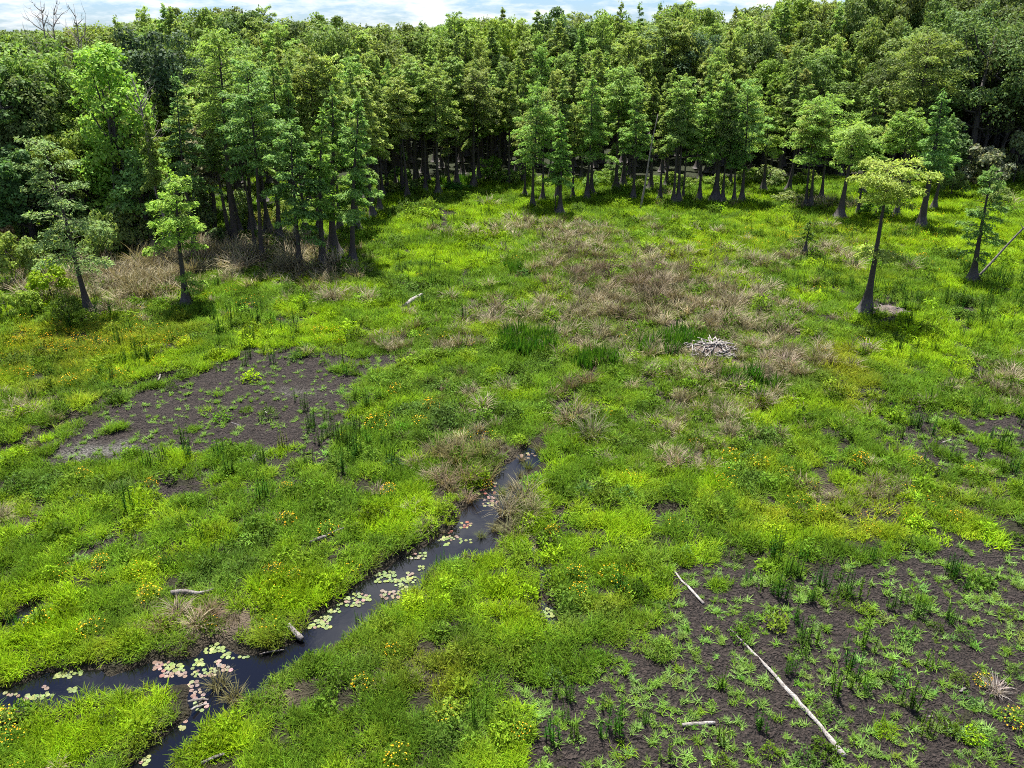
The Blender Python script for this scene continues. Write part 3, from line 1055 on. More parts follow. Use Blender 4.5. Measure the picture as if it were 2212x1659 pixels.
    # ---- loose stalks far out
    P = field_points(3.2, rng)
    x, y, s = P.T
    px, py = proj(x, y)
    st = stalk_density(x, y, px, py)
    keep = (rng.uniform(0, 1, len(x)) < st * .65) & (water_sd(x, y) > .4) & (depth_behind(x, y) < 0)
    x, y, s = (a[keep] for a in (x, y, s))
    t = lerp(DEEP * .8, GREEN * .4, rng.uniform(0, .8, len(x)))
    scatter('stalk_scatter', [stalk_mesh(600 + i, M_INST, n=5, h=1.1, lw=1.5) for i in range(4)], np.stack([x, y, height(x, y)], 1), rng.uniform(0, 6.28, len(x)), rng.uniform(.7, 1.2, len(x)), rng.integers(0, 4, len(x)), t,
            'thin dark green feathery stalks rising out of the grass')
    # ---- loose yellow blossoms
    P = field_points(3.2, rng)
    x, y, s = P.T
    px, py = proj(x, y)
    fl = blobs(px, py, FLOWER_B) * 1.2 + .015
    keep = (rng.uniform(0, 1, len(x)) < fl * (fbm(x / 1.5, y / 1.5, 97) > .45)) & (mudness(x, y) < .5) & (water_sd(x, y) > .4) & (depth_behind(x, y) < 0)
    x, y, s = (a[keep] for a in (x, y, s))
    scatter('yellow_blossoms', [bloom_mesh(700 + i, M_FLOWER, n=9, r=.32, h=.22, s=.034) for i in range(4)], np.stack([x, y, height(x, y) + .22], 1), rng.uniform(0, 6.28, len(x)), s ** .8 * rng.uniform(.7, 1.1, len(x)),
            rng.integers(0, 4, len(x)), np.ones((len(x), 3)), 'tiny yellow blossoms sprinkled through the grass')


STALK_B = [(400, 730, 200, 60, .9), (250, 820, 160, 40, .7), (560, 700, 100, 60, .6), (980, 460, 150, 50, .9), (1150, 470, 120, 30, .6), (900, 620, 140, 60, .5), (1950, 620, 180, 40, .7), (2080, 670, 140, 60, .9), (2000, 760, 160, 60, .6), (2080, 870, 130, 60, .9),
           (1990, 930, 120, 40, .8), (2120, 990, 100, 40, 1.0), (1900, 480, 200, 50, .5), (1600, 500, 150, 40, .5), (760, 900, 60, 80, .8), (700, 1000, 120, 50, .5), (500, 1010, 250, 60, .4), (1750, 600, 120, 40, .6), (1850, 1240, 260, 60, .6), (1900, 1400, 280, 150, .45),
           (1250, 1520, 120, 80, .4), (880, 580, 120, 30, .5), (260, 700, 100, 40, .5), (1650, 960, 60, 40, .4), (2150, 640, 70, 60, .8)]


def stalk_density(x, y, px, py):
    return np.clip(blobs(px, py, STALK_B), 0, 1) * sstep(.40, .60, fbm(x / 2.0, y / 2.0, 93, 3))


build_cover()


# ------------------------------------------------------------------ tree builders (each tree: an Empty > trunk, crown, limbs)
LEAF_A = leaf_material('cypress_needles', 'obj', trans=.46, rough=.6, spec=.12)
LEAF_B = leaf_material('hardwood_leaves', 'obj', trans=.40, rough=.6, spec=.15)
CY = np.array([.225, .325, .082])        # cypress green
CY_LIGHT = np.array([.325, .425, .105])
HW = np.array([.165, .235, .055])        # hardwood green
HW_DARK = np.array([.092, .135, .050])
HW_LIGHT = np.array([.200, .300, .045])


def cypress_geometry(seed, H, Rc, cb, form='cone', n_leaf=7000, lean=(0, 0), bow=0, r0=None, gaps=0.0, leaf=1.0, low=None, buttress=3.4, nb=None):
    """trunk mesh (with flared fluted base and branches) and crown mesh of layered feathery sprays"""
    rng = np.random.default_rng(seed)
    r0 = r0 or .0090 * H + .045
    tk, cr = MB(), MB()

    def axis_pt(t):
        t = np.asarray(t, float)
        s = t ** 1.15
        wob = .012 * H * np.sin(t * 5 + seed)
        return np.stack([lean[0] * s + bow * H * np.sin(math.pi * t) + wob * t, lean[1] * s + .01 * H * np.cos(t * 4 + seed) * t, t * H], -1)
    zt = np.array([-.02, .0, .012, .03, .055, .09, .14, .22, .35, .5, .65, .8, .92, 1.0])
    rad = r0 * ((1 - np.clip(zt, 0, 1)) ** .8 * .95 + .05) * (1 + buttress * np.exp(-np.clip(zt * H, 0, None) / (.028 * H + .38)))
    nf = rng.integers(5, 8)
    ph = rng.uniform(0, 6)

    def flute(k, a):
        amp = .24 * np.exp(-np.clip(zt[k], 0, 1) * H / 1.3)
        return 1 + amp * np.cos(nf * a + ph) * (1 + .4 * np.cos(2 * a))
    tk.tube(axis_pt(zt), rad, 18, flute=flute)
    nb = nb or int(24 + H * 1.7)
    tt = cb + (1 - cb) * (np.arange(nb) + rng.uniform(0, 1, nb)) / nb
    if low is not None:                      # a separate lower tier of foliage
        k = max(5, nb // 4)
        tt[:k] = rng.uniform(low[0], low[1], k)
    az = np.arange(nb) * 2.399 + rng.normal(0, .5, nb)
    keepb = rng.uniform(0, 1, nb) > gaps
    Ls = []
    for b in range(nb):
        u = (tt[b] - cb) / (1 - cb)
        if form == 'cone':
            L = (1 - max(u, 0)) ** .75 * .92 + .10
        elif form == 'flat':
            L = .35 + .75 * math.sin(math.pi * min(1, max(u, 0) * .80 + .20)) ** .8
        elif form == 'umbrella':
            L = .5 + .6 * max(u, 0) if u < .7 else 1.0 - .55 * (u - .7) / .3
        elif form == 'column':
            L = .45 + .6 * math.sin(math.pi * (max(u, 0) * .85 + .12)) ** .7
        else:
            L = .4 + .65 * math.sin(math.pi * (max(u, 0) * .75 + .22))
        if low is not None and tt[b] < cb:
            L = .62
        Ls.append(Rc * L * rng.uniform(.65, 1.15))
    Ls = np.array(Ls)
    wts = (Ls ** 1.6) * keepb
    wts = wts / wts.sum()
    for b in range(nb):
        if not keepb[b]:
            if rng.uniform() < .5:
                L = Ls[b] * .6
                p0 = axis_pt(tt[b]); d = np.array([math.cos(az[b]), math.sin(az[b]), .15])
                tk.tube(np.array([p0, p0 + d * L * .5, p0 + d * L + np.array([0, 0, -.05 * L])]), [.022, .015, .004], 3, cap=False, root=True)
            continue
        L = Ls[b]
        u = max((tt[b] - cb) / (1 - cb), 0)
        e = .10 + .55 * u + rng.normal(0, .10)
        if form == 'umbrella':
            e = .25 + .25 * u
        dh = np.array([math.cos(az[b]), math.sin(az[b]), 0]); side = np.array([-dh[1], dh[0], 0])
        p0 = axis_pt(tt[b])

        def bp(s):
            s = np.asarray(s, float)[..., None]
            return p0 + dh * (L * s * math.cos(e)) + np.array([0, 0, 1.0]) * (L * s * math.sin(e) - .30 * L * s ** 2) + side * (.10 * L * np.sin(s * 3 + b))
        sv = np.array([0, .35, .7, 1.0])
        tk.tube(bp(sv), np.array([.012 + .010 * L, .009 + .007 * L, .006 + .004 * L, .003]), 4, cap=False, root=True)
        m = max(6, int(n_leaf * wts[b]))
        s = .12 + .92 * rng.uniform(0, 1, m) ** .75
        width = L * (.36 * np.sin(math.pi * np.clip(s * .72 + .22, 0, 1))) + .12
        q = np.clip(rng.normal(0, .5, m), -1.1, 1.1)
        pos = bp(s) + side * (q * width)[:, None]
        pos[:, 2] += rng.normal(0, .07, m) * (L ** .5) - .22 * np.abs(q) * width + .06
        sgn = np.sign(q + 1e-3)
        U = unit(dh[None] * rng.uniform(.3, 1.1, (m, 1)) + side[None] * (sgn * rng.uniform(.2, 1.1, m))[:, None] + np.array([[0, 0, 1.0]]) * rng.uniform(-.85, .35, (m, 1)) + rng.normal(0, .15, (m, 3)))
        V = unit(np.cross(U, np.array([[0, 0, 1.0]]) + rng.normal(0, .45, (m, 3))))
        ln = leaf * rng.uniform(.24, .52, m); wd = ln * rng.uniform(.26, .42, m)
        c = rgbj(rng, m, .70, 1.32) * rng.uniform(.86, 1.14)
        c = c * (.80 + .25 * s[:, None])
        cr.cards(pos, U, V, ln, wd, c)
    # leader tuft
    m = 50
    pos = axis_pt(rng.uniform(.955, 1.02, m)) + rng.normal(0, .10, (m, 3)) * Rc * .5
    U = unit(rng.normal(0, .8, (m, 3)) + np.array([0, 0, .5])); V = unit(np.cross(U, rng.normal(0, 1, (m, 3))))
    ln = leaf * rng.uniform(.24, .45, m)
    cr.cards(pos, U, V, ln, ln * .35, rgbj(rng, m, .8, 1.3))
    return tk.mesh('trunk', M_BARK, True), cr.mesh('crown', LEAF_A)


def hardwood_geometry(seed, H, Rc, cb, n_leaf=7500, K=46, leaf=1.0, squash=1.0, form='dome', lean=(0, 0), trunk_r=None, mat=None, bark=None):
    rng = np.random.default_rng(seed)
    tk, cr = MB(), MB()
    r0 = trunk_r or .016 * H + .06
    hc = cb * H + (1 - cb) * H * .5
    rz = (1 - cb) * H * .5
    zt = np.array([-.02, 0, .03, .1, .3, .55, .8])
    path = np.stack([lean[0] * zt + .02 * H * np.sin(zt * 6 + seed), lean[1] * zt + .02 * H * np.cos(zt * 5 + seed), zt * H], 1)
    tk.tube(path, r0 * np.array([1.6, 1.5, 1.15, 1, .8, .5, .15]), 10)
    d = unit(rng.normal(0, 1, (K * 3, 3)))
    d = d[d[:, 2] > -.55][:K]
    K = len(d)
    rr = rng.uniform(.55, 1.0, K)
    if form == 'column':
        ctr = np.stack([d[:, 0] * Rc * rr, d[:, 1] * Rc * rr, hc + np.linspace(-1, .95, K) * rz], 1)
        ctr[:, :2] *= (1 - .75 * np.clip((ctr[:, 2:3] - hc) / rz, 0, 1) ** 1.5)
    else:
        ctr = np.stack([d[:, 0] * Rc * rr, d[:, 1] * Rc * rr, hc + d[:, 2] * rz * rr], 1)
    ctr[:, 0] += lean[0] * ctr[:, 2] / H; ctr[:, 1] += lean[1] * ctr[:, 2] / H
    for k in range(K):
        rc = Rc * rng.uniform(.20, .36) * (1 if form != 'column' else 1.25)
        m = int(n_leaf / K * rng.uniform(.7, 1.3))
        q = unit(rng.normal(0, 1, (m, 3)) + np.array([0, 0, .35]))
        rad = rng.uniform(.45, 1.0, m) ** .5 * (1 + .25 * np.sin(q[:, 0] * 5 + k) * np.cos(q[:, 1] * 5))
        pos = ctr[k] + q * (rc * rad)[:, None] * np.array([[1, 1, .72 * squash]])
        nrm = unit(q + rng.normal(0, .7, (m, 3)) + np.array([0, 0, .5]))
        U = unit(np.cross(nrm, rng.normal(0, 1, (m, 3)))); V = np.cross(nrm, U)
        ln = leaf * rng.uniform(.22, .46, m)
        c = rgbj(rng, m, .66, 1.35) * rng.uniform(.82, 1.18)
        cr.cards(pos, U, V, ln, ln * rng.uniform(.5, .8, m), c)
        if k % 3 == 0:
            t0 = rng.uniform(.25, .7)
            p0 = np.array([np.interp(t0, zt, path[:, i]) for i in range(3)])
            mid = (p0 + ctr[k]) / 2 + np.array([0, 0, -.04 * H])
            tk.tube(np.array([p0, mid, ctr[k]]), [r0 * .38, r0 * .26, .02], 5, cap=False, root=True)
    return tk.mesh('trunk', bark or M_BARK2, True), cr.mesh('crown', mat or LEAF_B)


def snag_geometry(seed, H, r0, mat=None, spread=.5, n=9, lean=(0, 0), start=.4, twig=True):
    rng = np.random.default_rng(seed)
    tk = MB()
    zt = np.linspace(-.02, 1, 9)
    path = np.stack([lean[0] * zt + .015 * H * np.sin(zt * 7 + seed), lean[1] * zt + .015 * H * np.cos(zt * 6 + seed), zt * H], 1)
    tk.tube(path, r0 * np.array([1.3, 1.1, 1, .9, .8, .65, .5, .32, .08]), 8)
    for k in range(n):
        t0 = rng.uniform(start, .95)
        p0 = np.array([np.interp(t0, zt, path[:, i]) for i in range(3)])
        a = rng.uniform(0, 6.28); L = H * spread * rng.uniform(.3, .6) * (1.15 - t0)  * 2
        d = np.array([math.cos(a), math.sin(a), rng.uniform(.4, 1.3)])
        pts = [p0]
        for j in range(3):
            d = unit(d + rng.normal(0, .28, 3) + np.array([0, 0, .1]))
            pts.append(pts[-1] + d * L / 3)
        tk.tube(np.array(pts), np.array([.4, .28, .16, .05]) * r0, 5, cap=False, root=True)
        if twig:
            for j in range(4):
                q = pts[rng.integers(1, 4)]
                dd = unit(d + rng.normal(0, .7, 3))
                tk.tube(np.array([q, q + dd * L * .22, q + unit(dd + np.array([0, 0, .4])) * L * .42]), [.14 * r0, .09 * r0, .02 * r0], 4, cap=False, root=True)
    return tk.mesh('trunk', mat or M_BRANCH, True)


def make_tree(name, tm, cm, loc, label, group, color, rotz=0, scale=(1, 1, 1), tilt=(0, 0), cat='tree'):
    r = empty(name, loc, label, cat, group, (tilt[0], tilt[1], rotz), scale)
    if tm is not None:
        link('trunk', tm, r)
    if cm is not None:
        link('crown', cm, r, color=color)
    return r


def from_view(base, top, z0=0.0):
    """ground point, height and sideways lean of an upright thing seen between two picture points"""
    p = G(*base)
    t = at_dist(top[0], top[1], p.y)
    return p, t.z, t.x - p.x


def view_width(p, w):
    """metres across for w picture pixels at point p"""
    dep = p.y * CP + (CAM_H - p.z - 5) * SP
    return w * dep / FPX


tone = np.random.default_rng(5)


def vary(c, a=.12):
    return tuple(np.clip(np.asarray(c) * math.exp(tone.normal(0, a)) * (1 + tone.normal(0, a * .5, 3)), .003, .9))


# ---- the trees that can be named one by one: base, top, crown width (picture px), crown start, form, colour, extras, label
NAMED = [
    ('cypress_tree', (1868, 676), (1928, 352), 185, .66, 'umbrella', (.235, .300, .060), dict(n_leaf=9000, low=(.36, .44), r0=.22, buttress=2.4, leaf=.8, nb=38, gaps=.12), 'pale yellow-green cypress leaning right over the open marsh, umbrella crown on a bare trunk'),
    ('cypress_tree', (403, 657), (374, 386), 128, .30, 'dome', (.135, .205, .036), dict(n_leaf=8000, gaps=.2, low=(.10, .26), r0=.20, buttress=1.9, leaf=.85), 'small bright green cypress standing alone in front of the left grove'),
    ('cypress_tree', (2100, 608), (2142, 362), 78, .18, 'column', (.080, .135, .035), dict(n_leaf=5200, r0=.20, buttress=2.4, leaf=.8, gaps=.22), 'thin ragged cypress by the grey leaning pole at the right edge of the marsh'),
    ('cypress_tree', (192, 672), (92, 306), 160, .24, 'column', (.105, .150, .055), dict(n_leaf=5600, r0=.24, buttress=1.4, leaf=.85, gaps=.34), 'left leaning grey-green tree with a dark trunk at the left edge of the marsh'),
    ('cypress_tree', (1813, 472), (1850, 268), 128, .60, 'umbrella', (.130, .185, .042), dict(n_leaf=6000, r0=.26), 'right leaning cypress with a pale flat crown and a long bare trunk'),
    ('cypress_tree', (1988, 491), (2040, 200), 100, .42, 'cone', (.095, .165, .045), dict(n_leaf=7500, r0=.42, buttress=1.6), 'thick trunked cypress leaning right at the far right of the marsh'),
    ('cypress_tree', (2016, 452), (2060, 250), 60, .5, 'cone', (.090, .150, .040), dict(n_leaf=4500), 'slim cypress just behind the thick trunked leaning one'),
    ('cypress_tree', (1935, 469), (1968, 240), 90, .62, 'flat', (.110, .170, .034), dict(n_leaf=5200), 'cypress behind the pale umbrella crown, flared base showing beneath it'),
    ('cypress_tree', (1852, 464), (1880, 300), 60, .60, 'flat', (.090, .150, .034), dict(n_leaf=3800), 'short cypress half hidden behind the pale umbrella crown'),
    ('cypress_tree', (1150, 449), (1160, 184), 92, .40, 'dome', (.110, .180, .040), dict(n_leaf=7200, buttress=2.8), 'broad topped light green cypress in front of the middle row'),
    ('cypress_tree', (1210, 462), (1212, 242), 62, .34, 'cone', (.100, .175, .036), dict(n_leaf=5600, r0=.17), 'small pointed cypress nearest the marsh in the middle row'),
    ('cypress_tree', (1267, 432), (1284, 166), 96, .38, 'cone', (.095, .160, .034), dict(n_leaf=7000), 'tall pointed cypress right of the small one in the middle row'),
    ('cypress_tree', (1367, 431), (1380, 194), 86, .42, 'cone', (.100, .165, .040), dict(n_leaf=6200, buttress=2.8), 'cypress with a grey swollen base beside the leaning dead sapling'),
    ('cypress_tree', (1750, 447), (1770, 215), 120, .45, 'flat', (.115, .180, .036), dict(n_leaf=6800), 'spreading cypress with a twin grey base on a bare hummock'),
    ('cypress_tree', (1773, 431), (1800, 210), 110, .5, 'flat', (.120, .185, .038), dict(n_leaf=6200, buttress=3.0), 'cypress with a very wide flared base behind the twin based one'),
    ('cypress_tree', (1510, 434), (1528, 205), 90, .40, 'cone', (.100, .165, .036), dict(n_leaf=6200), 'cypress with a flared base left of the paired trunks'),
    ('cypress_tree', (1545, 435), (1572, 158), 104, .40, 'cone', (.125, .190, .046), dict(n_leaf=7600, r0=.36), 'tallest pale cypress in the right part of the row, thick paired trunk'),
    ('cypress_tree', (1602, 438), (1618, 176), 92, .42, 'dome', (.110, .180, .048), dict(n_leaf=7000), 'feathery pale cypress right of the thick paired trunk'),
    ('cypress_tree', (1585, 438), (1590, 262), 60, .45, 'cone', (.085, .150, .036), dict(n_leaf=4500), 'lower cypress between the two pale tall ones'),
    ('cypress_tree', (1648, 414), (1668, 176), 84, .40, 'cone', (.110, .160, .030), dict(n_leaf=6000), 'yellowish cypress with a dark trunk right of the pale pair'),
    # left grove
    ('cypress_tree', (425, 561), (372, 168), 108, .42, 'cone', (.080, .135, .044), dict(n_leaf=7200, r0=.24), 'tall blue-green cypress left of the grove above the small bright one'),
    ('cypress_tree', (510, 531), (464, 74), 150, .62, 'flat', (.115, .170, .036), dict(n_leaf=9000, r0=.36, buttress=1.0), 'tallest cypress of the left grove with a flat spreading crown'),
    ('cypress_tree', (499, 526), (452, 300), 60, .72, 'flat', (.075, .115, .034), dict(n_leaf=2800, r0=.2, buttress=.8), 'slim trunk leaning against the tallest cypress of the left grove'),
    ('cypress_tree', (567, 560), (538, 142), 120, .50, 'dome', (.090, .150, .044), dict(n_leaf=7600, r0=.24, buttress=1.2), 'tall bare trunked cypress in the middle of the left grove'),
    ('cypress_tree', (553, 549), (505, 240), 84, .55, 'dome', (.085, .145, .042), dict(n_leaf=5200, r0=.18, buttress=1.2), 'slender left leaning cypress in the left grove'),
    ('cypress_tree', (648, 581), (628, 262), 118, .22, 'dome', (.085, .145, .042), dict(n_leaf=8500, r0=.22), 'low branching cypress at the front of the left grove over tan grass'),
    ('cypress_tree', (697, 577), (692, 238), 108, .34, 'cone', (.100, .165, .030), dict(n_leaf=8000, r0=.30, buttress=2.2), 'bright cypress with a wide grey buttress in the left grove'),
    ('cypress_tree', (762, 571), (770, 212), 128, .32, 'cone', (.095, .160, .040), dict(n_leaf=9000, r0=.30, buttress=1.9), 'rightmost cypress of the left grove, branches nearly to the ground'),
    ('cypress_tree', (720, 548), (716, 190), 100, .40, 'cone', (.085, .145, .034), dict(n_leaf=6500, r0=.40), 'thick buttressed cypress just behind the front of the left grove'),
    ('cypress_tree', (604, 522), (592, 120), 116, .45, 'cone', (.095, .150, .034), dict(n_leaf=7000), 'tall cypress behind the low branching one in the left grove'),
]
for i, (nm, b, t, cw, cb, form, col, kw, lab) in enumerate(NAMED):
    p, H, ln = from_view(b, t)
    p.z = gz(p.x, p.y) - .05
    if 'r0' in kw and H > 11:
        kw['r0'] *= .72
    kw['leaf'] = kw.get('leaf', 1.0) * .76
    kw.setdefault('gaps', .18 if b[0] < 800 else .1)
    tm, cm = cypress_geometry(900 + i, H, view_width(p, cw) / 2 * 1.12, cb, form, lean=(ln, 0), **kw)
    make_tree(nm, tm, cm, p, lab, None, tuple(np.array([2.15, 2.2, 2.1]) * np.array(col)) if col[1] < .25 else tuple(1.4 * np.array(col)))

# ---- shared forms for the rest
CVAR = []
for k in range(10):
    H = 14.0
    form = ['cone', 'cone', 'dome', 'flat', 'cone', 'dome', 'cone', 'column', 'flat', 'cone'][k]
    CVAR.append(cypress_geometry(40 + k, H, [2.2, 2.5, 2.5, 2.7, 2.1, 2.6, 2.3, 2.0, 2.8, 2.4][k], [.46, .55, .50, .62, .58, .48, .42, .50, .60, .40][k], form, n_leaf=7600, leaf=.90, gaps=[.1, .2, .1, .15, .25, .1, .2, .2, .1, .1][k]))
HVAR = [hardwood_geometry(70 + k, 16.0, [4.2, 3.8, 4.6, 4.0, 3.4, 4.4][k], [.30, .25, .35, .28, .2, .3][k], n_leaf=10500, K=[46, 52, 44, 60, 40, 50][k], leaf=.92) for k in range(6)]

# ---- second row trunks seen at the forest edge (base px, top y, crown width px)
ROW = [((837, 418), 180, 90), ((870, 414), 150, 90), ((880, 428), 170, 80), ((897, 408), 130, 90), ((919, 418), 160, 80), ((947, 421), 150, 90), ((970, 406), 190, 60), ((987, 404), 130, 90), ((1024, 404), 150, 90),
       ((1034, 394), 130, 80), ((1080, 391), 140, 90), ((1100, 400), 165, 70), ((1134, 421), 250, 56), ((1172, 434), 200, 70), ((1205, 429), 170, 80), ((1237, 428), 230, 60), ((1277, 421), 150, 90), ((1199, 461), 330, 30),
       ((1330, 412), 150, 90), ((1345, 404), 140, 90), ((1425, 434), 210, 70), ((1454, 441), 200, 70), ((1465, 438), 170, 84), ((1475, 433), 240, 60), ((1405, 410), 170, 80), ((1560, 436), 200, 70), ((1678, 391), 150, 90), ((1702, 414), 190, 80), ((1740, 446), 230, 70),
       ((1862, 421), 190, 90), ((1905, 412), 210, 90), ((1955, 415), 190, 90), ((660, 505), 130, 90), ((690, 512), 110, 100), ((640, 520), 150, 80), ((735, 505), 130, 100), ((770, 498), 150, 100), ((805, 470), 170, 90), ((580, 505), 110, 100), ((545, 500), 90, 110), ((820, 455), 190, 80),
       ((360, 565), 250, 60), ((520, 505), 150, 80)]
LATE = []          # (object, phrase, picture x): labels that need a place in their row


def ordinal(k):
    ones = ['', 'first', 'second', 'third', 'fourth', 'fifth', 'sixth', 'seventh', 'eighth', 'ninth', 'tenth', 'eleventh', 'twelfth', 'thirteenth', 'fourteenth', 'fifteenth', 'sixteenth', 'seventeenth', 'eighteenth', 'nineteenth']
    tens = ['', '', 'twenty', 'thirty', 'forty', 'fifty', 'sixty', 'seventy', 'eighty', 'ninety']
    if k < 20:
        return ones[k]
    t, o = divmod(k, 10)
    return tens[t] + ('-' + ones[o] if o else '') if o else tens[t][:-1] + 'ieth'


def finish_labels():
    by = {}
    for o, ph, px in LATE:
        by.setdefault(ph, []).append((px, o))
    for ph, L in by.items():
        L.sort(key=lambda q: q[0])
        for k, (_, o) in enumerate(L):
            o['label'] = ph if len(L) == 1 else '%s, %s from the left' % (ph, ordinal(k + 1))


ORD = ['first', 'second', 'third', 'fourth', 'fifth', 'sixth', 'seventh', 'eighth', 'ninth', 'tenth', 'eleventh', 'twelfth', 'thirteenth', 'fourteenth', 'fifteenth', 'sixteenth', 'seventeenth', 'eighteenth', 'nineteenth', 'twentieth']
rows = {}
for k, (b, ty, cw) in enumerate(ROW):
    rows.setdefault('left' if b[0] < 830 else 'middle' if b[0] < 1320 else 'right', []).append(k)
row_label = {}
for side, ks in rows.items():
    ks.sort(key=lambda k: ROW[k][0][0])
    for j, k in enumerate(ks):
        row_label[k] = {'left': 'cypress deeper in the left grove, %s trunk from the left', 'middle': 'dark trunked cypress in the middle edge row, %s from the left',
                        'right': 'cypress with flared base in the right edge row, %s from the left'}[side] % ORD[j]
for k, (b, ty, cw) in enumerate(ROW):
    p, H, ln = from_view(b, (b[0] + (b[0] - 1106) * .035, ty))
    p.z = gz(p.x, p.y) - .05
    v = k % len(CVAR)
    tm, cm = CVAR[v]
    sxy = view_width(p, cw) / 2 / 2.35
    c = lerp(CY, CY_LIGHT, [tone.uniform(0, .45)])[0]
    make_tree('cypress_tree', tm, cm, p, row_label[k], 'cypresses along the forest edge', vary(c), tone.uniform(0, 6.28), (sxy, sxy, H / 14.0), (0, math.atan2(ln, H)))

# ---- forest behind the edge
def forest_height(px, d):
    back = np.interp(px, [-300, 0, 220, 320, 460, 600, 780, 960, 1100, 1600, 1720, 1850, 2212, 2600], [16.6, 16.8, 17.2, 19.0, 19.2, 19.0, 18.0, 18.6, 19.4, 20.4, 22.5, 24.5, 28.5, 30])
    front = np.interp(px, [-300, 0, 300, 450, 800, 1700, 1850, 2000, 2212], [13, 13, 13, 13.5, 13.0, 12.5, 13, 14.5, 17])
    return front + (back - front) * sstep(0, 42, d)


def fill_forest():
    rng = np.random.default_rng(33)
    taken = []
    pts = []
    for step, d0, d1, jitter in ((4.0, 3, 20, 1.6), (4.6, 20, 62, 1.7)):
        for gy in np.arange(40, 185, step):
            for gx in np.arange(-135, 150, step):
                x = gx + rng.uniform(-jitter, jitter); y = gy + rng.uniform(-jitter, jitter)
                pts.append((x, y, d0, d1))
    A = np.array(pts)
    d = depth_behind(A[:, 0], A[:, 1])
    px, py = proj(A[:, 0], A[:, 1])
    k = (d > A[:, 2]) & (d <= A[:, 3]) & (px > -140) & (px < 2350)
    A, d, px = A[k], d[k], px[k]
    zone_words = [(330, 'left woods'), (830, 'left grove'), (1250, 'middle stand'), (1720, 'right stand'), (9999, 'high right woods')]
    n_c = n_h = 0
    for (x, y, _, _), dd, pp in zip(A, d, px):
        hard = pp < 330 - rng.uniform(0, 60) or (pp > 1690 + rng.uniform(0, 200)) or (dd > 34 and rng.uniform() < .45) or rng.uniform() < .06
        wide_gap = hard and dd < 20 and rng.uniform() < .38
        if wide_gap:
            continue
        if n_c > 228 and not hard:
            hard = True
        if (hard and n_h > 285):
            continue
        H = float(forest_height(pp, dd)) * rng.uniform(.84, 1.09)
        zone = next(w for e, w in zone_words if pp < e)
        near = 'front' if dd < 12 else 'middle' if dd < 30 else 'back'
        loc = (x, y, 0)
        if hard:
            if dd < 5:
                H *= rng.uniform(.62, .95)
            v = rng.integers(0, len(HVAR)); tm, cm = HVAR[v]
            mix = rng.uniform()
            c = HW * (1 - mix) + (HW_LIGHT if rng.uniform() < .35 else HW_DARK if rng.uniform() < .5 else HW) * mix
            if pp > 1690:
                c = np.array([.155, .230, .060]) * (.65 + .65 * rng.uniform())
            if pp > 1980: c = c * .72
            s = H / 16.0
            w = s * rng.uniform(.8, 1.15) * (.95 if H < 20 else .85)
            shade = 'pale' if c[1] > .215 else 'dark' if c[1] < .15 else 'mid green'
            o = make_tree('broadleaf_tree', tm, cm, loc, None, 'broadleaf trees of the forest', vary(c, .10), rng.uniform(0, 6.28), (w, w, s))
            LATE.append((o, '%s broadleaf tree in the %s of the %s' % (shade, near, zone), pp))
            n_h += 1
        else:
            v = rng.integers(0, len(CVAR)); tm, cm = CVAR[v]
            m = rng.uniform()
            c = lerp(CY, CY_LIGHT, [m * .5])[0] * (1.0 if pp < 900 else .98)
            w = H / 14.0 * rng.uniform(.70, 1.05)
            shade = 'light' if m > .6 else 'dark' if m < .3 else 'mid'
            o = make_tree('cypress_tree', tm, cm, loc, None, 'cypresses inside the forest', vary(c, .11), rng.uniform(0, 6.28), (w, w, H / 14.0))
            LATE.append((o, '%s green cypress in the %s of the %s' % (shade, near, zone), pp))
            n_c += 1
    print('forest', n_c, n_h)


fill_forest()


def far_woods():
    rng = np.random.default_rng(35)
    n = 4200
    x = rng.uniform(-330, 330, n); y = rng.uniform(60, 420, n)
    d = depth_behind(x, y)
    px, _ = proj(x, y)
    out_side = (px < -150) | (px > 2360)
    k = ((d > 60) | (out_side & (d > 3))) & (np.abs(x) < 60 + .85 * y) & (rng.uniform(0, 1, n) < np.where(y > 230, .7, 1))
    x, y, d, px = x[k], y[k], d[k], px[k]
    H = forest_height(px, d) * rng.uniform(.86, 1.03, len(x))
    H = np.where(px < 1700, np.minimum(H, 19.3), H)
    c = lerp(CY * .9, HW * 1.1, rng.uniform(0, 1, len(x))) * np.exp(rng.normal(0, .15, (len(x), 1)))
    vars_ = []
    m_i = leaf_material('far_leaves', 'inst', trans=.3, spec=.3)
    for k2 in range(5):
        src = (CVAR[k2][1] if k2 < 2 else HVAR[k2][1]).copy()
        src.materials.clear(); src.materials.append(m_i)
        vars_.append(src)
    vi = rng.integers(0, 5, len(x))
    hv = np.array([14, 14, 16, 16, 16.0])[vi]
    s = H / hv
    scatter('far_woods', vars_, np.stack([x, y, np.zeros(len(x))], 1), rng.uniform(0, 6.28, len(x)), s, vi, c, 'distant woods closing the horizon behind the marsh')


far_woods()


# ------------------------------------------------------------------ hardwoods, shrubs and snags that can be named
def from_dist(px, top_y, y):
    t = at_dist(px, top_y, y)
    dep = y * CP + CAM_H * SP * .3
    return Vector(((px - 1106) * (y * CP + CAM_H * SP) / FPX * .97 if False else t.x, y, 0)), t.z


